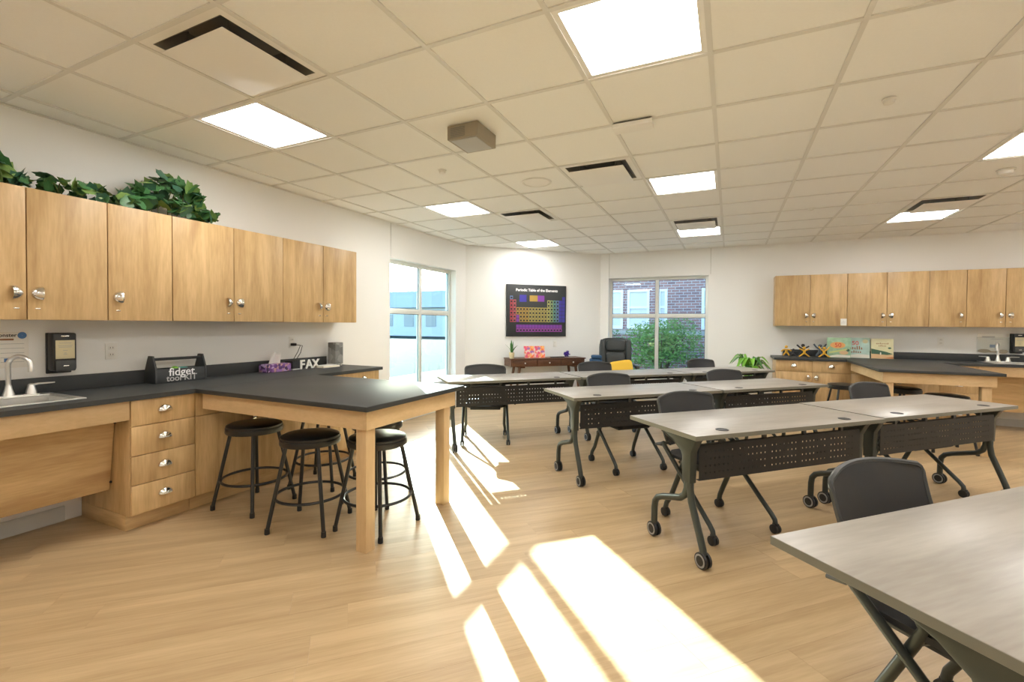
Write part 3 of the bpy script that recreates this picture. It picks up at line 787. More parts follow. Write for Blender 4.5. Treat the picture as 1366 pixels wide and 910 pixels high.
chairs = [(2.345, -2.79, 0, 'black mesh chair third from the wall chart, at the table beside the sun patches'),
          (4.30, -2.775, 0, 'black mesh chair at the table next to the back-wall peninsula'),
          (2.50, -4.10, 0, 'black mesh chair second from the wall chart, at the table on the peninsula stool side'),
          (3.98, -4.09, 0, 'black mesh chair second from the wall chart, at the table on the toy figure side'),
          (1.50, -5.43, -.28, 'mesh chair glowing against the tall window at the sunlit table end'),
          (3.12, -5.45, 0, 'black mesh chair between the walnut console and the leather office chair'),
          (4.90, -5.48, 0, 'black mesh chair in front of the wide window at the plant end'),
          (1.80, -1.15, 0, 'black mesh chair pushed under the table farthest from the wall chart, sun patch side'),
          (3.30, -1.20, -.05, 'black mesh chair under the table farthest from the chart, away from the sun patches')]
for k, (u, v, dr, lab) in enumerate(chairs):
    c = chair0 if k == 0 else copy_tree(chair0)
    place_uv(c, u, v+.375, R45+dr); c['label'] = lab

# ================================================================= STOOLS
def make_stool():
    t = thing('stool', 'x', 'stool', (0, 0, 0), 0, 'black round stools at the peninsulas')
    H = .60
    part('seat', B().lathe([(.0, H-.035), (.175, H-.035), (.183, H-.022), (.182, H-.008), (.165, H), (.10, H+.006), (.0, H+.008)], 32, caps=False), 'vinyl', t)
    part('seat_ring', B().lathe([(.170, H-.06), (.186, H-.06), (.189, H-.05), (.187, H-.024), (.176, H-.024), (.170, H-.06)], 32, caps=False), 'black_steel', t)
    part('seat_board', B().lathe([(.17, H-.055), (.17, H-.036)], 32), 'plastic', t)
    rg = []
    for k in range(4):
        a = PI/4+k*PI/2; c, s = math.cos(a), math.sin(a)
        part('leg', B().tube([(c*.150, s*.150, H-.056), (c*.262, s*.262, .02)], .0125, 10), 'black_steel', t)
        part('foot_cap', B().lathe([(.015, 0), (.016, .004), (.015, .035)], 12, (c*.262, s*.262, 0)), 'plastic', t)
    part('foot_ring', B().loop([(math.cos(2*PI*k/40)*.213, math.sin(2*PI*k/40)*.213, .205) for k in range(40)], .0095, 8), 'black_steel', t)
    return t
st0 = make_stool()
stools = [(-3.125, 2.24, .1, 'black round stool right beside the four-drawer cabinet'), (-2.50, 2.19, .35, 'black round stool between the drawer-side stool and the peninsula end leg'),
          (-2.08, 2.36, 0, 'black round stool beside the peninsula end leg on the drawer side'), (-3.05, 2.80, .3, 'black round stool tucked against the base cabinet door under the peninsula'),
          (-2.42, 2.74, .2, 'black round stool under the middle of the sunlit peninsula end'),
          (1.34, 7.14, .2, 'black round stool standing free in front of the back-wall cabinet drawers'), (1.90, 7.06, .4, 'black round stool beside a leg under the back-wall peninsula'),
          (2.14, 6.53, .1, 'black round stool under the end of the back-wall peninsula')]
for k, (x, y, rz, lab) in enumerate(stools):
    s = st0 if k == 0 else copy_tree(st0)
    s.location = (x, y, 0); s.rotation_euler = (0, 0, rz); s['label'] = lab

# ================================================================= CEILING FITTINGS
LLAB = {(-1, -1): 'square light panel two tiles from the narrow white ceiling box, no vent touching it', (-5, -1): 'square light panel corner to corner with the large diffuser vent',
        (-5, 3): 'square light panel in the ceiling beside the tall window', (-5, 7): 'square light panel in the ceiling straight above the wall chart',
        (-1, 3): 'square light panel corner to corner with the vent by the ceiling speaker', (-1, 7): 'square light panel joined to a vent before the wide window',
        (3, 7): 'square light panel joined to a vent over the back-wall peninsula', (3, 3): 'square light panel one tile from the smoke detector'}
for (i, j) in LIGHTS:
    x, y = cellc(i, j)
    if not (XL < x < XR and YR < y < YB): continue
    t = thing('ceiling_light', LLAB.get((i, j), 'square light panel in the ceiling behind the last row of tables'), 'ceiling light', (x, y, CH), 0, 'square light panels in the ceiling grid')
    h = TILE/2-.004
    b = B()
    for (a, c, d, e) in ((-h, -h, h, -h+.035), (-h, h-.035, h, h), (-h, -h+.035, -h+.035, h-.035), (h-.035, -h+.035, h, h-.035)): b.box((a, c, .0045), (d, e, .03))
    part('light_frame', b, 'tbar', t)
    part('diffuser', B().box((-h+.036, -h+.036, .012), (h-.036, h-.036, .02)), 'light', t)
    part('housing', B().box((-h+.002, -h+.002, .031), (h-.002, h-.002, .07)), 'white_pl', t)
VL = ['large white square diffuser vent beside the light over the drawers', 'white square diffuser vent near the round ceiling speaker', 'white square diffuser vent between two small lights toward the tall window',
      'white square diffuser vent touching the light before the back wall', 'white square diffuser vent touching the light over the back-wall peninsula']
for (i, j), lab in zip(VENTS, VL):
    x, y = cellc(i, j); h = TILE/2-.004
    t = thing('air_vent', lab, 'vent', (x, y, CH), 0, 'square diffuser vents in the ceiling grid')
    b = B()
    for (a, c, d, e) in ((-h, -h, h, -h+.05), (-h, h-.05, h, h), (-h, -h+.05, -h+.05, h-.05), (h-.05, -h+.05, h, h-.05)): b.box((a, c, .0045), (d, e, .012))
    part('vent_frame', b, 'tbar', t)
    b = B(); k = h-.05
    b.hexa([(-k, -k, .005), (k, -k, .005), (k, -k+.003, .005), (-k, -k+.003, .005)], [(-k+.09, -k+.09, .095), (k-.09, -k+.09, .095), (k-.09, -k+.093, .095), (-k+.09, -k+.093, .095)])
    for a in (1, 2, 3):
        m = Matrix.Rotation(a*PI/2, 4, 'Z')
        lo = [m @ Vector(p) for p in ((-k, -k, .005), (k, -k, .005), (k, -k+.003, .005), (-k, -k+.003, .005))]
        hi = [m @ Vector(p) for p in ((-k+.09, -k+.09, .095), (k-.09, -k+.09, .095), (k-.09, -k+.093, .095), (-k+.09, -k+.093, .095))]
        b.hexa(lo, hi)
    b.box((-k+.085, -k+.085, .094), (k-.085, k-.085, .10))
    part('duct_cone', b, 'galv', t)
    part('centre_plate', B().box((-.228, -.228, -.030), (.228, .228, -.026), .001), 'tbar', t)
    b = B()
    for a in (-1, 1):
        for c in (-1, 1): b.tube([(a*.15, c*.15, -.027), (a*.15, c*.15, .094)], .004, 6)
    part('plate_post', b, 'galv', t)
# surface box
bx_ = thing('ceiling_box', 'taupe metal box hanging under a ceiling tile', 'box', (-1.60, 2.74, CH))
part('box_shell', B().box((-.115, -.13, -.088), (.115, .13, .0035), .003), 'taupe', bx_)
part('box_lid', B().box((-.095, -.11, -.092), (.095, .11, -.0885), .001), 'grey_ink', bx_)
b = B()
for k in range(6): b.box((-.10+.012, -.132, -.075+.011*k), (.02, -.130, -.071+.011*k))
part('box_louvre', b, 'galv', bx_)
spk = thing('ceiling_speaker', 'round flush speaker grille in the ceiling', 'speaker', (-1.625, 3.965, CH))
part('speaker_grille', B().lathe([(.0, -.0015), (.115, -.0015), (.118, .0034)], 36, caps=False), 'tbar', spk)
part('speaker_ring', B().lathe([(.118, .0035), (.120, -.004), (.135, -.004), (.138, .0035)], 36, caps=False), 'white_pl', spk)
lin = thing('ceiling_access_box', 'narrow white box fixed across a grid bar', 'box', (-.585, 3.06, CH))
part('box_cover', B().box((-.125, -.055, -.034), (.125, .055, -.006), .002), 'tbar', lin)
part('box_gap', B().box((-.118, -.048, -.006), (.118, .048, .0), .0), 'galv', lin)
for (x, y, lab, r) in ((-2.24, 3.335, 'tiny round sprinkler cap in the tile beside the taupe box', .035), (.812, 3.345, 'tiny round sprinkler cap in plain tiles away from the lights', .035),
                       (2.056, 5.228, 'white domed smoke detector beside the edge light', .06), (.794, 6.05, 'tiny round sprinkler cap ahead of the back wall', .035)):
    t = thing('smoke_detector' if r > .05 else 'sprinkler_cap', lab, 'detector' if r > .05 else 'sprinkler', (x, y, CH))
    part('mount_ring', B().lathe([(r, .0034), (r, -.004), (r*.85, -.006)], 24), 'white_pl', t)
    part('dome', B().lathe([(r*.8, -.006), (r*.75, -.006-r*.45), (r*.4, -.006-r*.6), (.001, -.006-r*.62)], 24), 'white_pl', t)

# ================================================================= WALL CHART
def wall45(px):  # along the diagonal wall: distance from C0
    return Vector((C0[0]+px*.70710678, C0[1]+px*.70710678, 0))
ch_c = wall45(1.285)
chart = thing('wall_chart', 'dark periodic table chart on the diagonal wall', 'chart', (ch_c.x, ch_c.y, 1.12), R45)
CWI, CHI = 1.135, .905
part('chart_board', B().box((-CWI/2, -.028, 0), (CWI/2, -.002, CHI), .002), 'chart', chart)
TXT = Matrix.Translation((0, -.0290, 0)) @ Matrix.Rotation(PI/2, 4, 'X')
text_part('chart_title', 'Periodic Table of the Elements', .064, 'white_ink', chart, Matrix.Translation((0, -.0286, CHI-.115)) @ Matrix.Rotation(PI/2, 4, 'X'), bold=.002)
# element cells as inset prints, coloured by column family
fam = {}
def cmat(name, c):
    MT[name] = plain(name, c, .6); return name
famc = {'red': (.42, .05, .07), 'pink': (.45, .10, .12), 'gold': (.42, .27, .06), 'amber': (.40, .33, .10), 'yel': (.44, .42, .14), 'lim': (.26, .36, .16), 'teal': (.12, .30, .26), 'sky': (.12, .2, .38), 'ind': (.05, .04, .32), 'vio': (.20, .05, .34), 'mag': (.32, .06, .36)}
for k_, c_ in famc.items(): cmat('cell_'+k_, c_)
cellmats = ['cell_'+k_ for k_ in famc] + ['black_ink', 'white_ink']
idx = {k_: i for i, k_ in enumerate(famc)}
cw, chh = .0585, .0655; gx0, gz0 = -.505, CHI-.20
b = B(); b2 = B()
def ecell(col, row, k_):
    x = gx0+col*cw; z = gz0-row*chh
    b.mi = idx[k_]
    v = [b.bm.verts.new(p) for p in ((x, -.0288, z-chh+.006), (x+cw-.005, -.0288, z-chh+.006), (x+cw-.005, -.0288, z), (x, -.0288, z))]; b._f(v)
    if k_ not in ('ind', 'vio'):
        v = [b2.bm.verts.new(p) for p in ((x+.010, -.0291, z-chh+.018), (x+cw-.015, -.0291, z-chh+.018), (x+cw-.015, -.0291, z-.016), (x+.010, -.0291, z-.016))]; b2._f(v)
def famcol(c):
    return 'red' if c == 0 else 'pink' if c == 1 else 'gold' if c < 6 else 'amber' if c < 12 else 'yel' if c == 12 else 'lim' if c == 13 else 'teal' if c == 14 else 'sky' if c == 15 else 'ind'
for r_ in range(7):
    for c_ in range(18):
        if r_ == 0 and c_ not in (0, 17): continue
        if r_ in (1, 2) and 2 <= c_ <= 11: continue
        ecell(c_, r_, 'sky' if (r_, c_) == (0, 0) else 'vio' if (c_ == 2 and r_ > 4) else famcol(c_))
for r_, k_ in ((7.6, 'vio'), (8.6, 'mag')):
    for c_ in range(2, 17): ecell(c_, r_, k_)
b.mi = idx['sky']
for (x0_, x1_, z0_, z1_, k_) in ((-.33, -.20, .18, .30, 'ind'), (-.14, .01, .185, .29, 'gold'), (.01, .14, .185, .29, 'vio')):
    b.mi = idx[k_]; v = [b.bm.verts.new((p, -.0288, CHI-q)) for p, q in ((x0_, z1_), (x1_, z1_), (x1_, z0_), (x0_, z0_))]; b._f(v)
tag(part('element_cells', b, cellmats, chart), kind='stuff'); tag(part('element_symbols', b2, 'black_ink', chart), kind='stuff')

# ================================================================= CONSOLE AND WHAT STANDS ON IT
cc = uv2w(3.246, -7.0)
KX, KY = (-3.231-2.278)/2, (6.869+7.822)/2
nn = Vector((-.7071, .7071))
con = thing('console_table', 'dark walnut console with three drawers under the wall chart', 'table', (KX+nn.x*.185, KY+nn.y*.185, 0), R45)
LW, LD = 1.36, .37
part('case', B().box((-LW/2, -LD/2+.018, .625), (LW/2, LD/2, .738)), 'walnut', con)
part('table_top', B().box((-LW/2-.012, -LD/2-.008, .739), (LW/2+.012, LD/2, .760), .002), 'walnut', con)
for k in range(3):
    x0_ = -LW/2+.012+k*(LW-.024)/3
    d_ = part('drawer', B().box((x0_+.004, -LD/2, .633), (x0_+(LW-.024)/3-.004, -LD/2+.016, .732), .001), 'walnut', con)
    part('knob', B().lathe([(.006, 0), (.006, -.012), (.013, -.018), (.010, -.024)], 14, (x0_+(LW-.024)/6, -LD/2, .685), 'y'), 'white_pl', d_)
for sx in (-1, 1):
    for sy in (-1, 1):
        part('leg', B().tube([(sx*(LW/2-.16), sy*(LD/2-.05), .624), (sx*(LW/2-.07), sy*(LD/2-.02), 0)], [.026, .014], 10), 'walnut', con)
    part('leg_rail', B().box((sx*(LW/2-.19)-.02, -LD/2+.03, .600), (sx*(LW/2-.19)+.06, LD/2-.03, .6245)), 'walnut', con)
def con_pt(x, y, z): # console local -> world
    c_, s_ = math.cos(R45), math.sin(R45); return (con.location.x + x*c_ - y*s_, con.location.y + x*s_ + y*c_, z)
# snake plant
sp = thing('snake_plant', 'small upright snake plant in a cream pot', 'plant', con_pt(-.635, -.06, .7605), R45)
part('pot', B().lathe([(.0, 0), (.034, 0), (.042, .03), (.046, .085), (.046, .10), (.040, .10), (.038, .085)], 24, caps=False), 'cream_pot', sp)
part('soil', B().lathe([(.001, .088), (.0395, .088)], 20, caps=False), 'soil', sp)
for k, (a, h_, ln) in enumerate(((.2, .20, .01), (1.5, .17, .05), (2.9, .15, .06), (4.2, .23, .02), (5.3, .14, .07))):
    def lf(p, q, a=a, h_=h_, ln=ln):
        w = .017*math.sin(PI*min(1, .15+q*.85))**.7*(1 if q < .97 else .2); o = ln*q*q*1.6
        return Vector((math.cos(a)*(.012+o)-math.sin(a)*(p-.5)*2*w, math.sin(a)*(.012+o)+math.cos(a)*(p-.5)*2*w, .086+h_*q))
    part('leaf', B().slab(lf, 3, 8, (math.cos(a)*.003, math.sin(a)*.003, 0)), 'lime2', sp)
# open display book
MT['art1'] = plain('orange_pink_collage', (.80, .20, .10), .6)
def collage(name, cols, scale):
    m, n, l, b_ = _new(name)
    tc = n.new('ShaderNodeTexCoord'); v = n.new('ShaderNodeTexVoronoi'); v.inputs['Scale'].default_value = scale
    l.new(tc.outputs['Object'], v.inputs['Vector']); rp = n.new('ShaderNodeValToRGB'); rp.color_ramp.interpolation = 'CONSTANT'
    els = rp.color_ramp.elements
    for k, c in enumerate(cols):
        if k < 2: e = els[k]; e.position = k/len(cols)
        else: e = els.new(k/len(cols))
        e.color = (*c, 1)
    sp_ = n.new('ShaderNodeSeparateColor'); l.new(v.outputs['Color'], sp_.inputs[0]); l.new(sp_.outputs[0], rp.inputs[0])
    l.new(rp.outputs[0], b_.inputs['Base Color']); b_.inputs['Roughness'].default_value = .6
    return m
MT['collage'] = collage('orange_pink_collage_print', [(.85, .16, .06), (.82, .30, .22), (.75, .10, .18), (.88, .45, .12), (.80, .55, .50), (.35, .15, .40)], 26)
for k, (x, lab) in enumerate(((-.30, 'orange and pink illustrated card standing on the console, nearer the snake plant'), (-.105, 'orange and pink illustrated card standing on the console, nearer the purple pom-pom'))):
    b = B().hexa([(-.092, -.010, 0), (.092, -.010, 0), (.092, -.004, 0), (-.092, -.004, 0)], [(-.092, .04, .20), (.092, .04, .20), (.092, .046, .20), (-.092, .046, .20)])
    t = thing('picture_card', lab, 'card', con_pt(x, -.03, .7605), R45, 'picture cards on the console')
    part('card_front', b, 'collage', t); part('card_foot', B().hexa([(-.03, .045, 0), (.03, .045, 0), (.03, .07, 0), (-.03, .07, 0)], [(-.03, .040, .12), (.03, .040, .12), (.03, .043, .12), (-.03, .043, .12)]), 'paper', t)
mk = single('marker_pen', B().tube([(-.13, 0, .009), (.06, 0, .009)], .009, 10).tube([(.061, 0, .009), (.13, 0, .009)], .0105, 10), 'plastic', 'black marker lying on the console beside the pom-pom', 'marker', con_pt(.20, -.07, .7605), R45-.1)
pm = thing('pompom', 'purple spiky pom-pom ball on the console', 'toy', con_pt(.395, -.05, .7605), R45)
b = B().ball((0, 0, .062), .036)
r = random.Random(5)
for k in range(60):
    d_ = Vector((r.gauss(0, 1), r.gauss(0, 1), r.gauss(0, 1))).normalized(); b.tube([Vector((0, 0, .062))+d_*.03, Vector((0, 0, .062))+d_*.060], [.007, .003], 5)
part('spikes', b, 'purple', pm)

# ================================================================= OFFICE CHAIR
oc = thing('office_chair', 'high-backed black leather office chair in the corner by the wide window', 'chair', (-1.66, 7.55, 0), math.radians(18))
part('base', B().lathe([(.035, .10), (.035, .40)], 14).tube([(0, 0, .11), (.30, 0, .085)], [.028, .02], 8).tube([(0, 0, .11), (.093, .285, .085)], [.028, .02], 8).tube([(0, 0, .11), (-.243, .176, .085)], [.028, .02], 8).tube([(0, 0, .11), (-.243, -.176, .085)], [.028, .02], 8).tube([(0, 0, .11), (.093, -.285, .085)], [.028, .02], 8), 'plastic', oc)
for k in range(5):
    a = 2*PI*k/5; part('caster', B().lathe([(.02, -.024), (.032, -.02), (.032, .02), (.02, .024)], 14, (math.cos(a)*.3, math.sin(a)*.3, .034), 'x').tube([(math.cos(a)*.3, math.sin(a)*.3, .09), (math.cos(a)*.3, math.sin(a)*.3, .05)], .008, 8), 'plastic', oc)
def cushion(cx, cy, cz, sx, sy, sz, tilt=0, p=4):
    b = B(); b.ball((0, 0, 0), 1, seg=28, rings=18)
    for v in b.bm.verts:
        c = v.co; 
        def q(t): return math.copysign(abs(t)**.42, t)
        v.co = Vector((q(c.x)*sx, q(c.y)*sy, q(c.z)*sz))
    b.xf(Matrix.Translation((cx, cy, cz)) @ Matrix.Rotation(tilt, 4, 'X'))
    return b
part('seat', cushion(0, -.02, .46, .27, .27, .065), 'leather', oc)
part('backrest', cushion(0, .275, .80, .27, .05, .315, -.13), 'leather', oc)
part('headrest', cushion(0, .245, .985, .165, .045, .10, -.13), 'leather', oc)
part('lumbar_pad', cushion(0, .205, .72, .165, .04, .155, -.13), 'leather', oc)
for sx in (-1, 1):
    part('side_bolster', cushion(sx*.215, .225, .82, .045, .055, .27, -.13), 'leather', oc)
    ar = part('armrest', cushion(sx*.315, .0, .66, .04, .16, .028), 'leather', oc)
    part('arm_support', B().tube([(sx*.24, .05, .44), (sx*.32, .06, .47), (sx*.325, .04, .64)], .017, 8), 'plastic', ar)
yc = thing('yellow_cushion', 'mustard yellow cushion propped on the leather office chair', 'cushion', (-1.56, 7.36, .53), math.radians(18))
part('cushion_cover', cushion(.03, .02, .125, .185, .05, .105, -.35).xf(Matrix.Rotation(-.16, 4, 'Y')), 'yellow', yc)
bc = thing('blue_blanket', 'folded navy blanket draped over the leather chair armrest', 'blanket', (-1.975, 7.42, .692), math.radians(18))
part('blanket_fold', cushion(0, 0, .045, .10, .15, .045), 'blue', bc)
part('blanket_fold', cushion(.01, -.01, .118, .085, .13, .028), 'blue', bc)

# ================================================================= LEAFY FLOOR PLANT
fp = thing('potted_plant', 'bright green arching leafy plant in a white pot on a wooden stand', 'plant', (.30, 7.93, 0))
for k in range(4):
    a = PI/4+k*PI/2; part('stand_leg', B().tube([(math.cos(a)*.16, math.sin(a)*.16, 0), (math.cos(a)*.145, math.sin(a)*.145, .36)], .012, 8), 'maple_v', fp)
part('stand_ring', B().loop([(math.cos(2*PI*k/24)*.15, math.sin(2*PI*k/24)*.15, .27) for k in range(24)], .009, 6), 'maple_v', fp)
part('pot', B().lathe([(.0, .28), (.10, .28), (.128, .34), (.132, .50), (.12, .50), (.118, .47)], 28, caps=False), 'white_pl', fp)
part('soil', B().lathe([(.001, .475), (.119, .475)], 24, caps=False), 'soil', fp)
r = random.Random(11)
for k in range(34):
    a = k*2.399; ln = r.uniform(.20, .31); rise = r.uniform(.18, .42); wd = r.uniform(.030, .048); z0_ = .49
    if k > 26: rise = r.uniform(.06, .14); ln = r.uniform(.16, .26)
    drop = r.uniform(.12, .28)
    def lf(p, q, a=a, ln=ln, rise=rise, wd=wd, drop=drop):
        x = ln*q**1.1; z = z0_+rise*math.sin(min(1, q*1.5)*PI/2) - drop*max(0, q-.45)**1.6*2
        w = wd*(math.sin(PI*max(0, min(1, (q-.22)/.78)))**.8 if q > .22 else .08)+.002
        o = (p-.5)*2*w
        return Vector((math.cos(a)*x-math.sin(a)*o, math.sin(a)*x+math.cos(a)*o, z+abs(p-.5)*w*.8))
    part('leaf', B().slab(lf, 4, 10, (0, 0, -.0015)), 'lime' if k % 3 else 'lime2', fp)

# ================================================================= IVY ON THE CABINETS
def ivy_leaf(mat, nm):
    pts = [(0, -.42), (.20, -.50), (.46, -.30), (.42, -.05), (.40, .16), (.22, .24), (0, .55), (-.22, .24), (-.40, .16), (-.42, -.05), (-.46, -.30), (-.20, -.50)]
    b = B(); c = b.bm.verts.new((0, 0, .05)); vs_ = [b.bm.verts.new((x, y, -.10*abs(x)-.10*y*y)) for x, y in pts]
    for i in range(len(vs_)): b._f([c, vs_[i], vs_[(i+1) % len(vs_)]])
    return b.mesh(nm, mat)
LEAF = [ivy_leaf('leaf1', 'leaf'), ivy_leaf('leaf2', 'leaf'), ivy_leaf('leaf3', 'leaf')]
def ivy(label, y0, y1, h, n, s, seed, peak):
    r = random.Random(seed); t = thing('ivy_plant', label, 'plant', (XL+.205, (y0+y1)/2, UZ1+.001), 0, 'artificial ivy on the wall cabinets')
    hw = (y1-y0)/2
    b = B()
    for k in range(5):
        yy = r.uniform(-hw*.7, hw*.7); b.tube([(r.uniform(-.03, .03), yy*.5, .006), (r.uniform(0, .05), yy*.8, h*.45), (r.uniform(.0, .08), yy, h*.8)], .0035, 5)
    b.tube([(0, -hw*.95, .006), (.03, -hw*.4, .008), (-.02, hw*.1, .006), (.02, hw*.95, .006)], .005, 6)
    part('vine', b, 'stem', t)
    for k in range(n):
        yy = r.uniform(-1, 1); env = max(.22, (1-((yy-peak)/1.0)**2)) if h > .12 else r.uniform(.6, 1)
        zz = .02 + h*env*r.random()**.8
        x = r.uniform(-.12, .105)
        put('leaf', LEAF[0 if r.random() < .5 else (1 if r.random() < .4 else 2)], t, (x, yy*hw, zz+.012), (r.uniform(-.2, 1.5), r.uniform(-.6, .9), r.uniform(0, 2*PI)), s*r.uniform(.7, 1.25))
    return t
ivy('bushy ivy at the cut-off end of the cabinets above the sink', .86, 1.26, .20, 80, .10, 2, -.3)
ivy('low trailing ivy lying flat between the two bushier ivy plants', 1.30, 1.63, .085, 50, .075, 4, 0)
ivy('tall bushy ivy mound on the one-door cabinet', 1.72, 2.36, .27, 170, .10, 9, -.05)

# ================================================================= LEFT COUNTER ITEMS
Z = CTZ + .0005
tk = thing('tool_caddy', 'black wooden caddy box lettered fidget tool kit', 'caddy', (-3.915, 2.148, Z))
TX0, TX1, TY0, TY1, TH = -.06, .075, -.185, .185, .105
part('caddy_side', B().box((TX1-.012, TY0+.014, .0), (TX1, TY1-.014, TH), .001), 'chart', tk)
part('caddy_side', B().box((TX0, TY0+.014, .0), (TX0+.012, TY1-.014, TH), .001), 'chart', tk)
part('caddy_bottom', B().box((TX0+.012, TY0+.014, .0), (TX1-.012, TY1-.014, .01)), 'chart', tk)
for (p, q) in ((TY0, TY0+.013), (TY1-.013, TY1)):
    part('end_board', B().prism([(TX0-.002, 0), (TX1+.002, 0), (TX1+.002, TH), (.035, .205), (-.02, .205), (TX0-.002, TH)], 1, p, q, .001), 'chart', tk)
part('caddy_handle', B().tube([(.0075, TY0+.013, .178), (.0075, TY1-.013, .178)], .011, 12), 'chart', tk)
MTX = lambda y, z, x=TX1: Matrix.Translation((x+.0008, y, z)) @ Matrix.Rotation(PI/2, 4, 'Z') @ Matrix.Rotation(PI/2, 4, 'X')
text_part('lettering', 'fidget', .084, 'white_ink', tk, MTX(.0, .052), bold=.0008)
text_part('lettering', 'tool KIT', .064, 'grey_ink', tk, MTX(.0, .012), bold=.0008)
fd_ = thing('fidget_toy', 'lime green and teal rubber toys peeking out of the caddy', 'toy', (-3.905, 2.15, Z+.012))
part('toy_ball', B().ball((0, -.02, .075), .032, seg=14), 'lime', fd_)
MT['teal'] = plain('teal_rubber', (.03, .25, .22), .5)
part('toy_ring', B().loop([(math.cos(k*PI/10)*.022, .035+math.sin(k*PI/10)*.028, .085) for k in range(20)], .012, 8), 'teal', fd_)
part('toy_stick', B().box((-.02, -.03, 0), (.02, .05, .06), .01), 'teal', fd_)
# tissue box
MT['tissue'] = collage('purple_floral_carton', [(.10, .03, .16), (.30, .16, .42), (.05, .02, .08), (.42, .30, .50), (.18, .07, .26), (.45, .25, .25)], 38)
tb = thing('tissue_box', 'purple floral tissue box with a white tissue pulled up', 'box', (-3.885, 2.995, Z))
part('carton', B().box((-.06, -.125, 0), (.06, .125, .075), .002), 'tissue', tb)
def tis(a, b_): return Vector(((b_-.5)*.03 + .012*math.sin(a*9), (a-.5)*.12*(1-.25*b_), .0755+.10*b_+.012*math.sin(a*7)*b_))
part('tissue', B().slab(tis, 12, 6, (.0015, 0, 0)), 'paper', tb)
pb = thing('pen_bin', 'small black desk bin with a grey base in front of the outlet', 'bin', (-3.90, 3.205, Z))
part('bin_wall', B().box((-.055, -.05, .012), (.055, -.045, .085)).box((-.055, .045, .012), (.055, .05, .085)).box((-.055, -.045, .012), (-.05, .045, .085)).box((.05, -.045, .012), (.055, .045, .085)), 'plastic', pb)
part('bin_base', B().box((-.057, -.052, 0), (.057, .052, .0118), .001), 'grey_ink', pb)
wo = thing('word_ornament', 'white standing letters reading FAX on the counter', 'ornament', (-3.84, 3.345, Z))
for k, chx in enumerate('FAX'):
    text_part('letter', chx, .125, 'white_pl', wo, Matrix.Translation((0, -.082+k*.082, .0045)) @ Matrix.Rotation(PI/2, 4, 'Z') @ Matrix.Rotation(PI/2, 4, 'X'), ext=.006, bold=.003)
pp = thing('paper_stack', 'low pile of cream paper beside the grey tower', 'paper', (-3.84, 3.565, Z))
for k in range(3): part('sheet', B().box((-.09+.006*k, -.125+.008*k, .006*k), (.09-.004*k, .10+.004*k, .006*k+.0055)), 'paper' if k != 1 else 'cream', pp)
MT['pattern'] = collage('grey_star_pattern_cloth', [(.22, .22, .205), (.30, .30, .28), (.16, .16, .15)], 16)
tw = thing('patterned_tower', 'tall grey patterned box on short clear feet at the end of the counter', 'box', (-3.885, 3.735, Z))
part('tower_body', B().box((-.055, -.055, .022), (.055, .055, .252), .004), 'pattern', tw)
for a in (-1, 1):
    for c in (-1, 1): part('foot', B().lathe([(.009, 0), (.009, .0215)], 10, (a*.04, c*.04, 0)), 'white_pl', tw)

def outlet(label, P, a, z, w=.072, h=.115, slots=True, group=None):
    t = thing('wall_outlet', label, 'outlet', P(a, .0, z))
    part('cover_plate', B().box(P(a-w/2, .0005, z-h/2), P(a+w/2, .006, z+h/2), .002), 'white_pl', t, world=True)
    if slots:
        for dz in (-.024, .024):
            s_ = part('socket', B().box(P(a-.017, .006, z+dz-.014), P(a+.017, .008, z+dz+.014), .002), 'paper', t, world=True)
            part('slot', B().box(P(a-.009, .008, z+dz-.004), P(a-.006, .0085, z+dz+.007)).box(P(a+.006, .008, z+dz-.004), P(a+.009, .0085, z+dz+.007)), 'black_ink', s_, world=True)
    return t
PW1 = lambda a, d, z: Vector((XL+d, a, z)); PW2 = lambda a, d, z: Vector((a, YB-d, z))
PD = lambda a, d, z: wall45(a) + Vector((.70710678*d, -.70710678*d, z))
outlet('white duplex outlet on the wall between soap dispenser and tool caddy', PW1, 1.765, 1.118)
outlet('white duplex outlet with a black charger plugged in above the counter', PW1, 3.27, 1.135)
outlet('white duplex outlet above the bare back-wall worktop', PW2, 2.70, 1.13)
# diagonal wall plate (built square to that wall)
dp = wall45(1.65); t = thing('wall_outlet', 'small white outlet on the diagonal wall beneath the chart', 'outlet', (dp.x, dp.y, .985), R45)
part('cover_plate', B().box((-.036, -.006, -.057), (.036, -.0005, .057), .002), 'white_pl', t)
for dz in (-.024, .024): part('socket', B().box((-.017, -.008, dz-.014), (.017, -.006, dz+.014), .002), 'paper', t)
# charger + cord
cg = thing('charger_cord', 'black charger plug with cords dropping into the bin', 'cord', PW1(3.27, .009, 1.11))
part('plug', B().box(PW1(3.25, .009, 1.098), PW1(3.29, .05, 1.125), .004), 'plastic', cg, world=True)
part('cord', B().tube([PW1(3.27, .05, 1.11), PW1(3.30, .09, 1.105), PW1(3.26, .10, 1.04), PW1(3.20, .10, .955), PW1(3.185, .10, .89)], .0035, 6)
     .tube([PW1(3.275, .05, 1.11), PW1(3.315, .10, 1.10), PW1(3.28, .115, 1.03), PW1(3.22, .115, .955), PW1(3.20, .115, .89)], .0035, 6), 'plastic', cg, world=True)
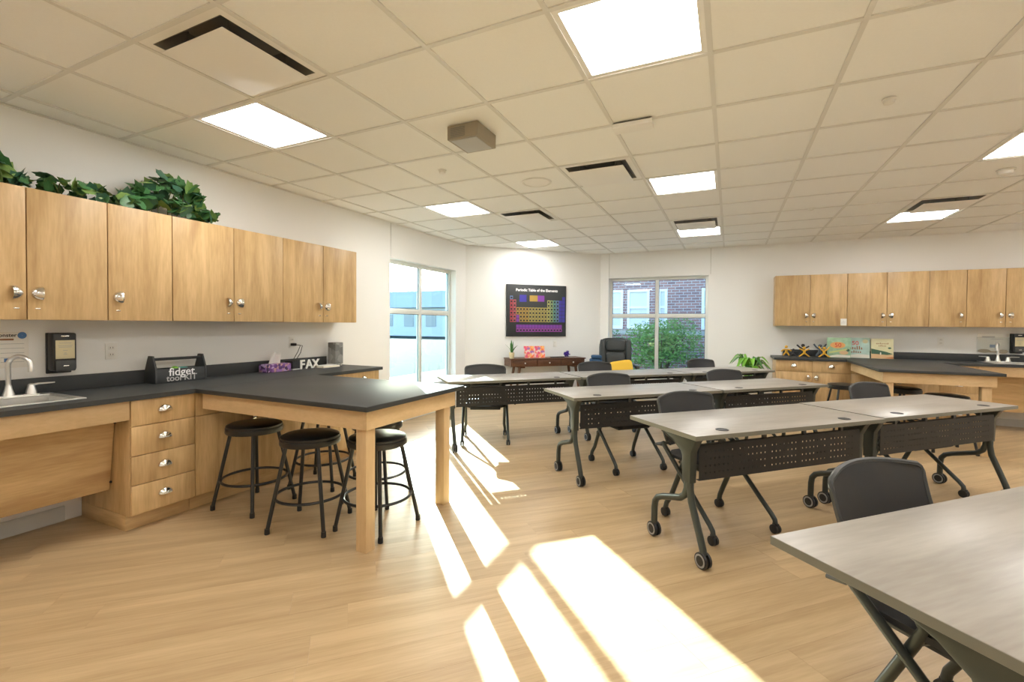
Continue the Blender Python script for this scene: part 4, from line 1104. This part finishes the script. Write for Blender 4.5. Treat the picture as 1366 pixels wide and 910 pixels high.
# soap dispensers
def dispenser(label, P, a, z, sg):
    w, h, dp_ = .125, .265, .10
    t = thing('soap_dispenser', label, 'dispenser', P(a, 0, z-h/2))
    part('back_plate', B().box(P(a-w/2, .0005, z-h/2), P(a+w/2, .02, z+h/2), .004), 'plastic', t, world=True)
    cv = part('cover', B().box(P(a-w/2+.002, .0205, z-h/2+.02), P(a+w/2-.002, dp_, z+h/2), .012), 'plastic', t, world=True)
    part('label_card', B().box(P(a-.048, dp_+.0002, z-.035), P(a+.048, dp_+.002, z+.085), .0005), 'cream', cv, world=True)
    b = B()
    for k, (q, wd) in enumerate(((.068, .03), (.052, .036), (.042, .032), (.020, .012), (.004, .006), (-.004, .01))): b.box(P(a-wd, dp_+.002, z+q-.003), P(a+wd, dp_+.0025, z+q))
    part('label_print', b, 'grey_ink', cv, world=True)
    part('push_bar', B().box(P(a-.05, dp_+.0002, z-.115), P(a+.05, dp_+.012, z-.045), .006), 'plastic_g', t, world=True)
    part('logo_badge', B().box(P(a-.014, dp_+.0122, z-.085), P(a+.014, dp_+.0135, z-.078), .0005).box(P(a-.02, dp_+.0003, z+.108), P(a+.02, dp_+.0015, z+.115), .0005), 'chrome', t, world=True)
dispenser('black soap dispenser with cream label between wall notice and outlet', PW1, 1.475, 1.122, 1)
dispenser('black soap dispenser beside the clear wall holder at the back-wall sink', PW2, 3.475, 1.12, 1)
# printed notice by the sink
nt = thing('wall_notice', 'printed colourful notice taped to the wall behind the faucet', 'notice', PW1(1.19, 0, 1.045))
part('notice_sheet', B().box(PW1(1.02, .0005, 1.040), PW1(1.335, .0015, 1.262)), 'paper', nt, world=True)
MN = lambda y, z: Matrix.Translation((.0018, y-1.19, z-1.045)) @ Matrix.Rotation(PI/2, 4, 'Z') @ Matrix.Rotation(PI/2, 4, 'X')
text_part('notice_heading', 'Monster', .030, 'black_ink', nt, MN(1.282, 1.232), ext=.0002, bold=.0006, align='RIGHT')
part('notice_subheading', B().box(PW1(1.15, .0017, 1.210), PW1(1.185, .0019, 1.221)).box(PW1(1.195, .0017, 1.210), PW1(1.268, .0019, 1.221)), 'brown_ink', nt, world=True)
part('notice_emblem', B().lathe([(.001, .0018), (.021, .0018)], 24, PW1(1.306, 0, 1.240), 'x', caps=False), 'blue_ink', nt, world=True)
b = B()
for k in range(5): b.box(PW1(1.21, .0017, 1.19-.028*k), PW1(1.315, .0019, 1.187-.028*k))
part('notice_lines', b, 'grey_ink', nt, world=True)
part('notice_picture', B().box(PW1(1.05, .0017, 1.06), PW1(1.205, .0019, 1.185)), 'peach', nt, world=True)
part('notice_picture', B().box(PW1(1.225, .0017, 1.078), PW1(1.262, .0019, 1.10)), 'blue_ink', nt, world=True)

# ================================================================= BACK COUNTER ITEMS
def toy(label, x, y, z, col, s, pose, rz=0):
    t = thing('bendy_toy', label, 'toy', (x, y, z), rz, 'bendy toy figures on the back counter')
    hip, sh, hd = .075*s, .135*s, .175*s
    b = B().tube([(0, 0, hip-.01*s), (0, 0, hip+.03*s), (0, 0, sh)], [.018*s, .022*s, .020*s], 10)
    la, lb, aa, ab = pose
    r_ = .013*s
    for sx, l_, a_ in ((-1, la, aa), (1, lb, ab)):
        b.tube([(sx*.008*s, 0, hip), (sx*(.03+l_*.4)*s, 0, hip*.55), (sx*(.04+l_)*s, -.0, r_)], [r_*1.1, r_, r_], 8)
        b.tube([(sx*.015*s, 0, sh-.008*s), (sx*.05*s, 0, sh+a_*.3*s), (sx*.085*s, 0, sh+a_*s)], [r_, r_*.9, r_*.9], 8)
    part('body', b, col, t)
    part('head', B().ball((0, 0, hd), .028*s, seg=14), col, t)
    return t
MT['toy_y'] = plain('yellow_rubber', (.72, .40, .03), .5); MT['toy_k'] = plain('charcoal_rubber', (.02, .022, .028), .5)
MT['toy_g'] = plain('slate_rubber', (.10, .13, .16), .5)
BW = YB
toy('yellow bendy figure leaning by the worktop end', .80, BW-.20, Z, 'toy_y', .82, (.01, .01, -.05, -.04))
toy('charcoal bendy figure seated low before the worktop end', .88, BW-.34, Z, 'toy_k', .62, (.05, .04, -.03, .0))
toy('wide-stance yellow bendy figure in the middle of the toys', 1.02, BW-.34, Z, 'toy_y', .78, (.05, .05, .03, .02), .3)
toy('charcoal bendy figure with raised arms behind the yellow ones', 1.03, BW-.12, Z, 'toy_k', .95, (.02, .02, .05, .03))
toy('yellow bendy figure with both arms curled up beside the slate one', 1.27, BW-.34, Z, 'toy_y', .80, (.04, .05, .07, .07), -.1)
toy('slate bendy figure raising two hands at the back of the toys', 1.25, BW-.12, Z, 'toy_g', .95, (.01, .01, .07, .07))

def book(label, x0, x1, zt, cover, deco, y=.14, lean=.07):
    w = x1-x0; t = thing('picture_book', label, 'book', ((x0+x1)/2, YB-y, Z+.001), 0, 'picture books on the back counter')
    h = zt-Z
    m = Matrix.Rotation(-lean, 4, 'X')
    part('cover', B().box((-w/2, -.009, 0), (w/2, -.006, h), .0008).xf(m), cover, t)
    part('pages', B().box((-w/2+.004, -.0058, .004), (w/2-.003, .0058, h-.004)).xf(m), 'paper', t)
    part('back_cover', B().box((-w/2, .006, 0), (w/2, .009, h), .0008).xf(m), cover, t)
    for (nm, kind, *q) in deco:
        if kind == 'text':
            body, sz, px, pz, mat = q
            text_part(nm, body, sz, mat, t, m @ Matrix.Translation((px, -.0096, pz)) @ Matrix.Rotation(PI/2, 4, 'X'), ext=.0003, bold=.001)
        else:
            poly, mat, off = q
            part(nm, B().prism([(a, c) for a, c in poly], 1, -.0094-off, -.009).xf(m), mat, t)
    return t
def scrawl(cx, cz, w, h, n, seed):
    r_ = random.Random(seed); out = []
    for k in range(n):
        x = cx-w/2+w*(k+.5)/n; hh = h*r_.choice((.6, .6, .75, 1.0)); out.append([(x-w/n*.28, cz), (x+w/n*.28, cz), (x+w/n*.22, cz+hh), (x-w/n*.30, cz+hh)])
    return out
def ell(cx, cz, rx, rz, n=18): return [(cx+math.cos(2*PI*k/n)*rx, cz+math.sin(2*PI*k/n)*rz) for k in range(n)]
MT['bk_green'] = plain('sage_green_print', (.30, .46, .30), .5, var=.45, vscale=14); MT['bk_orange'] = plain('orange_print', (.72, .36, .12), .5)
MT['bk_teal'] = plain('pale_teal_print', (.42, .58, .52), .5, var=.3, vscale=12); MT['bk_cream'] = plain('pale_yellow_print', (.66, .62, .38), .5, var=.15, vscale=9)
MT['bk_tan'] = plain('tan_print', (.66, .44, .24), .6); MT['bk_dark'] = plain('dark_green_print', (.05, .12, .07), .6); MT['bk_pale'] = plain('pale_print', (.70, .68, .60), .6)
MT['bk_lime'] = plain('lime_print', (.55, .58, .22), .6); MT['bk_rust'] = plain('rust_print', (.50, .17, .06), .6)
book('green picture book with red 50 on an orange oval', 1.33, 1.62, 1.165, 'bk_green',
     [('cover_oval', 'poly', ell(-.015, .185, .095, .048), 'bk_orange', .0), ('cover_title', 'text', '50', .085, -.01, .158, 'red_ink'),
      ('cover_band', 'poly', [(-.12, .085), (.10, .135), (.11, .115), (-.12, .06)], 'bk_lime', .0), ('cover_animal', 'poly', ell(.06, .075, .055, .03), 'bk_tan', .0),
      ('cover_animal', 'poly', ell(.112, .112, .02, .018), 'bk_dark', .0), ('cover_ground', 'poly', [(-.14, .005), (.14, .005), (.14, .035), (-.02, .045), (-.14, .02)], 'bk_pale', .0)], y=.20)
book('pale teal picture book with red 50 title and brown lettering, middle of three', 1.575, 1.865, 1.168, 'bk_teal',
     [('cover_title', 'text', '50', .085, -.03, .19, 'red_ink'), *[('cover_lettering', 'poly', q_, 'brown_ink', .0) for q_ in scrawl(-.02, .125, .16, .05, 6, 4) + scrawl(-.02, .075, .13, .035, 5, 6)],
      ('cover_sun', 'poly', ell(.09, .245, .035, .03), 'bk_cream', .0), ('cover_snow', 'poly', [(-.14, .005), (.14, .005), (.14, .05), (.0, .06), (-.14, .035)], 'bk_pale', .0)], y=.125)
book('pale yellow picture book with a dark hillside and tan foreground', 1.875, 2.135, 1.158, 'bk_cream',
     [('cover_hill', 'poly', [(-.128, .07), (.06, .055), (.125, .07), (.05, .10), (-.05, .125), (-.128, .145)], 'bk_dark', .0), ('cover_ground', 'poly', [(-.128, .005), (.128, .005), (.128, .06), (-.128, .072)], 'bk_tan', .0),
      ('cover_ground', 'poly', [(.0, .004), (.128, .004), (.128, .03)], 'bk_rust', .0003), *[('cover_lettering', 'poly', q_, 'brown_ink', .0) for q_ in scrawl(.0, .21, .15, .022, 10, 5) + scrawl(.0, .178, .09, .022, 6, 8)],
      ('cover_bird', 'poly', ell(.085, .155, .02, .012), 'bk_dark', .0), ('cover_tree', 'poly', ell(-.02, .075, .008, .02), 'bk_pale', .0005)], y=.15)
nb = thing('door_note', 'small white printed note on the cabinet door over the books', 'note', (1.505, YB-UD-.0045, UZ0+.06))
part('note_sheet', B().box((-.038, -.0012, -.05), (.038, 0, .05)), 'paper', nb)
b = B()
for k, hh in enumerate((.03, .045, .04)): b.box((-.024+.018*k, -.0016, -.028), (-.019+.018*k, -.0012, -.028+hh))
part('note_print', b, 'grey_ink', nb)
ah = thing('wall_holder', 'clear wall-mounted holder with printed sheet behind the back-wall faucet', 'holder', (3.245, YB, 1.0))
MT['acrylic'] = see_through('clear_acrylic', (.75, .80, .76), .22, .1)
part('holder_sheet', B().box((-.155, -.004, 0), (.155, -.0005, .25)), 'paper', ah)
part('holder_shell', B().box((-.165, -.012, -.005), (.165, -.009, .20)), 'acrylic', ah)
part('holder_rail', B().box((-.13, -.014, .232), (.13, -.0045, .242), .001), 'steel', ah)
part('sheet_print', B().box((-.11, -.0048, .19), (.02, -.0042, .215)).box((-.02, -.0048, .17), (.10, -.0042, .18)), 'grey_ink', ah)
part('sheet_print', B().box((-.03, -.0048, .06), (.06, -.0042, .10)), 'blue_ink', ah)
part('holder_base', B().prism(ell(-.09, .012, .065, .026) , 1, -.02, -.0125).prism(ell(.10, .008, .05, .026), 1, -.02, -.0125).box((-.09, -.0195, -.008), (.10, -.013, .012)), 'taupe', ah)
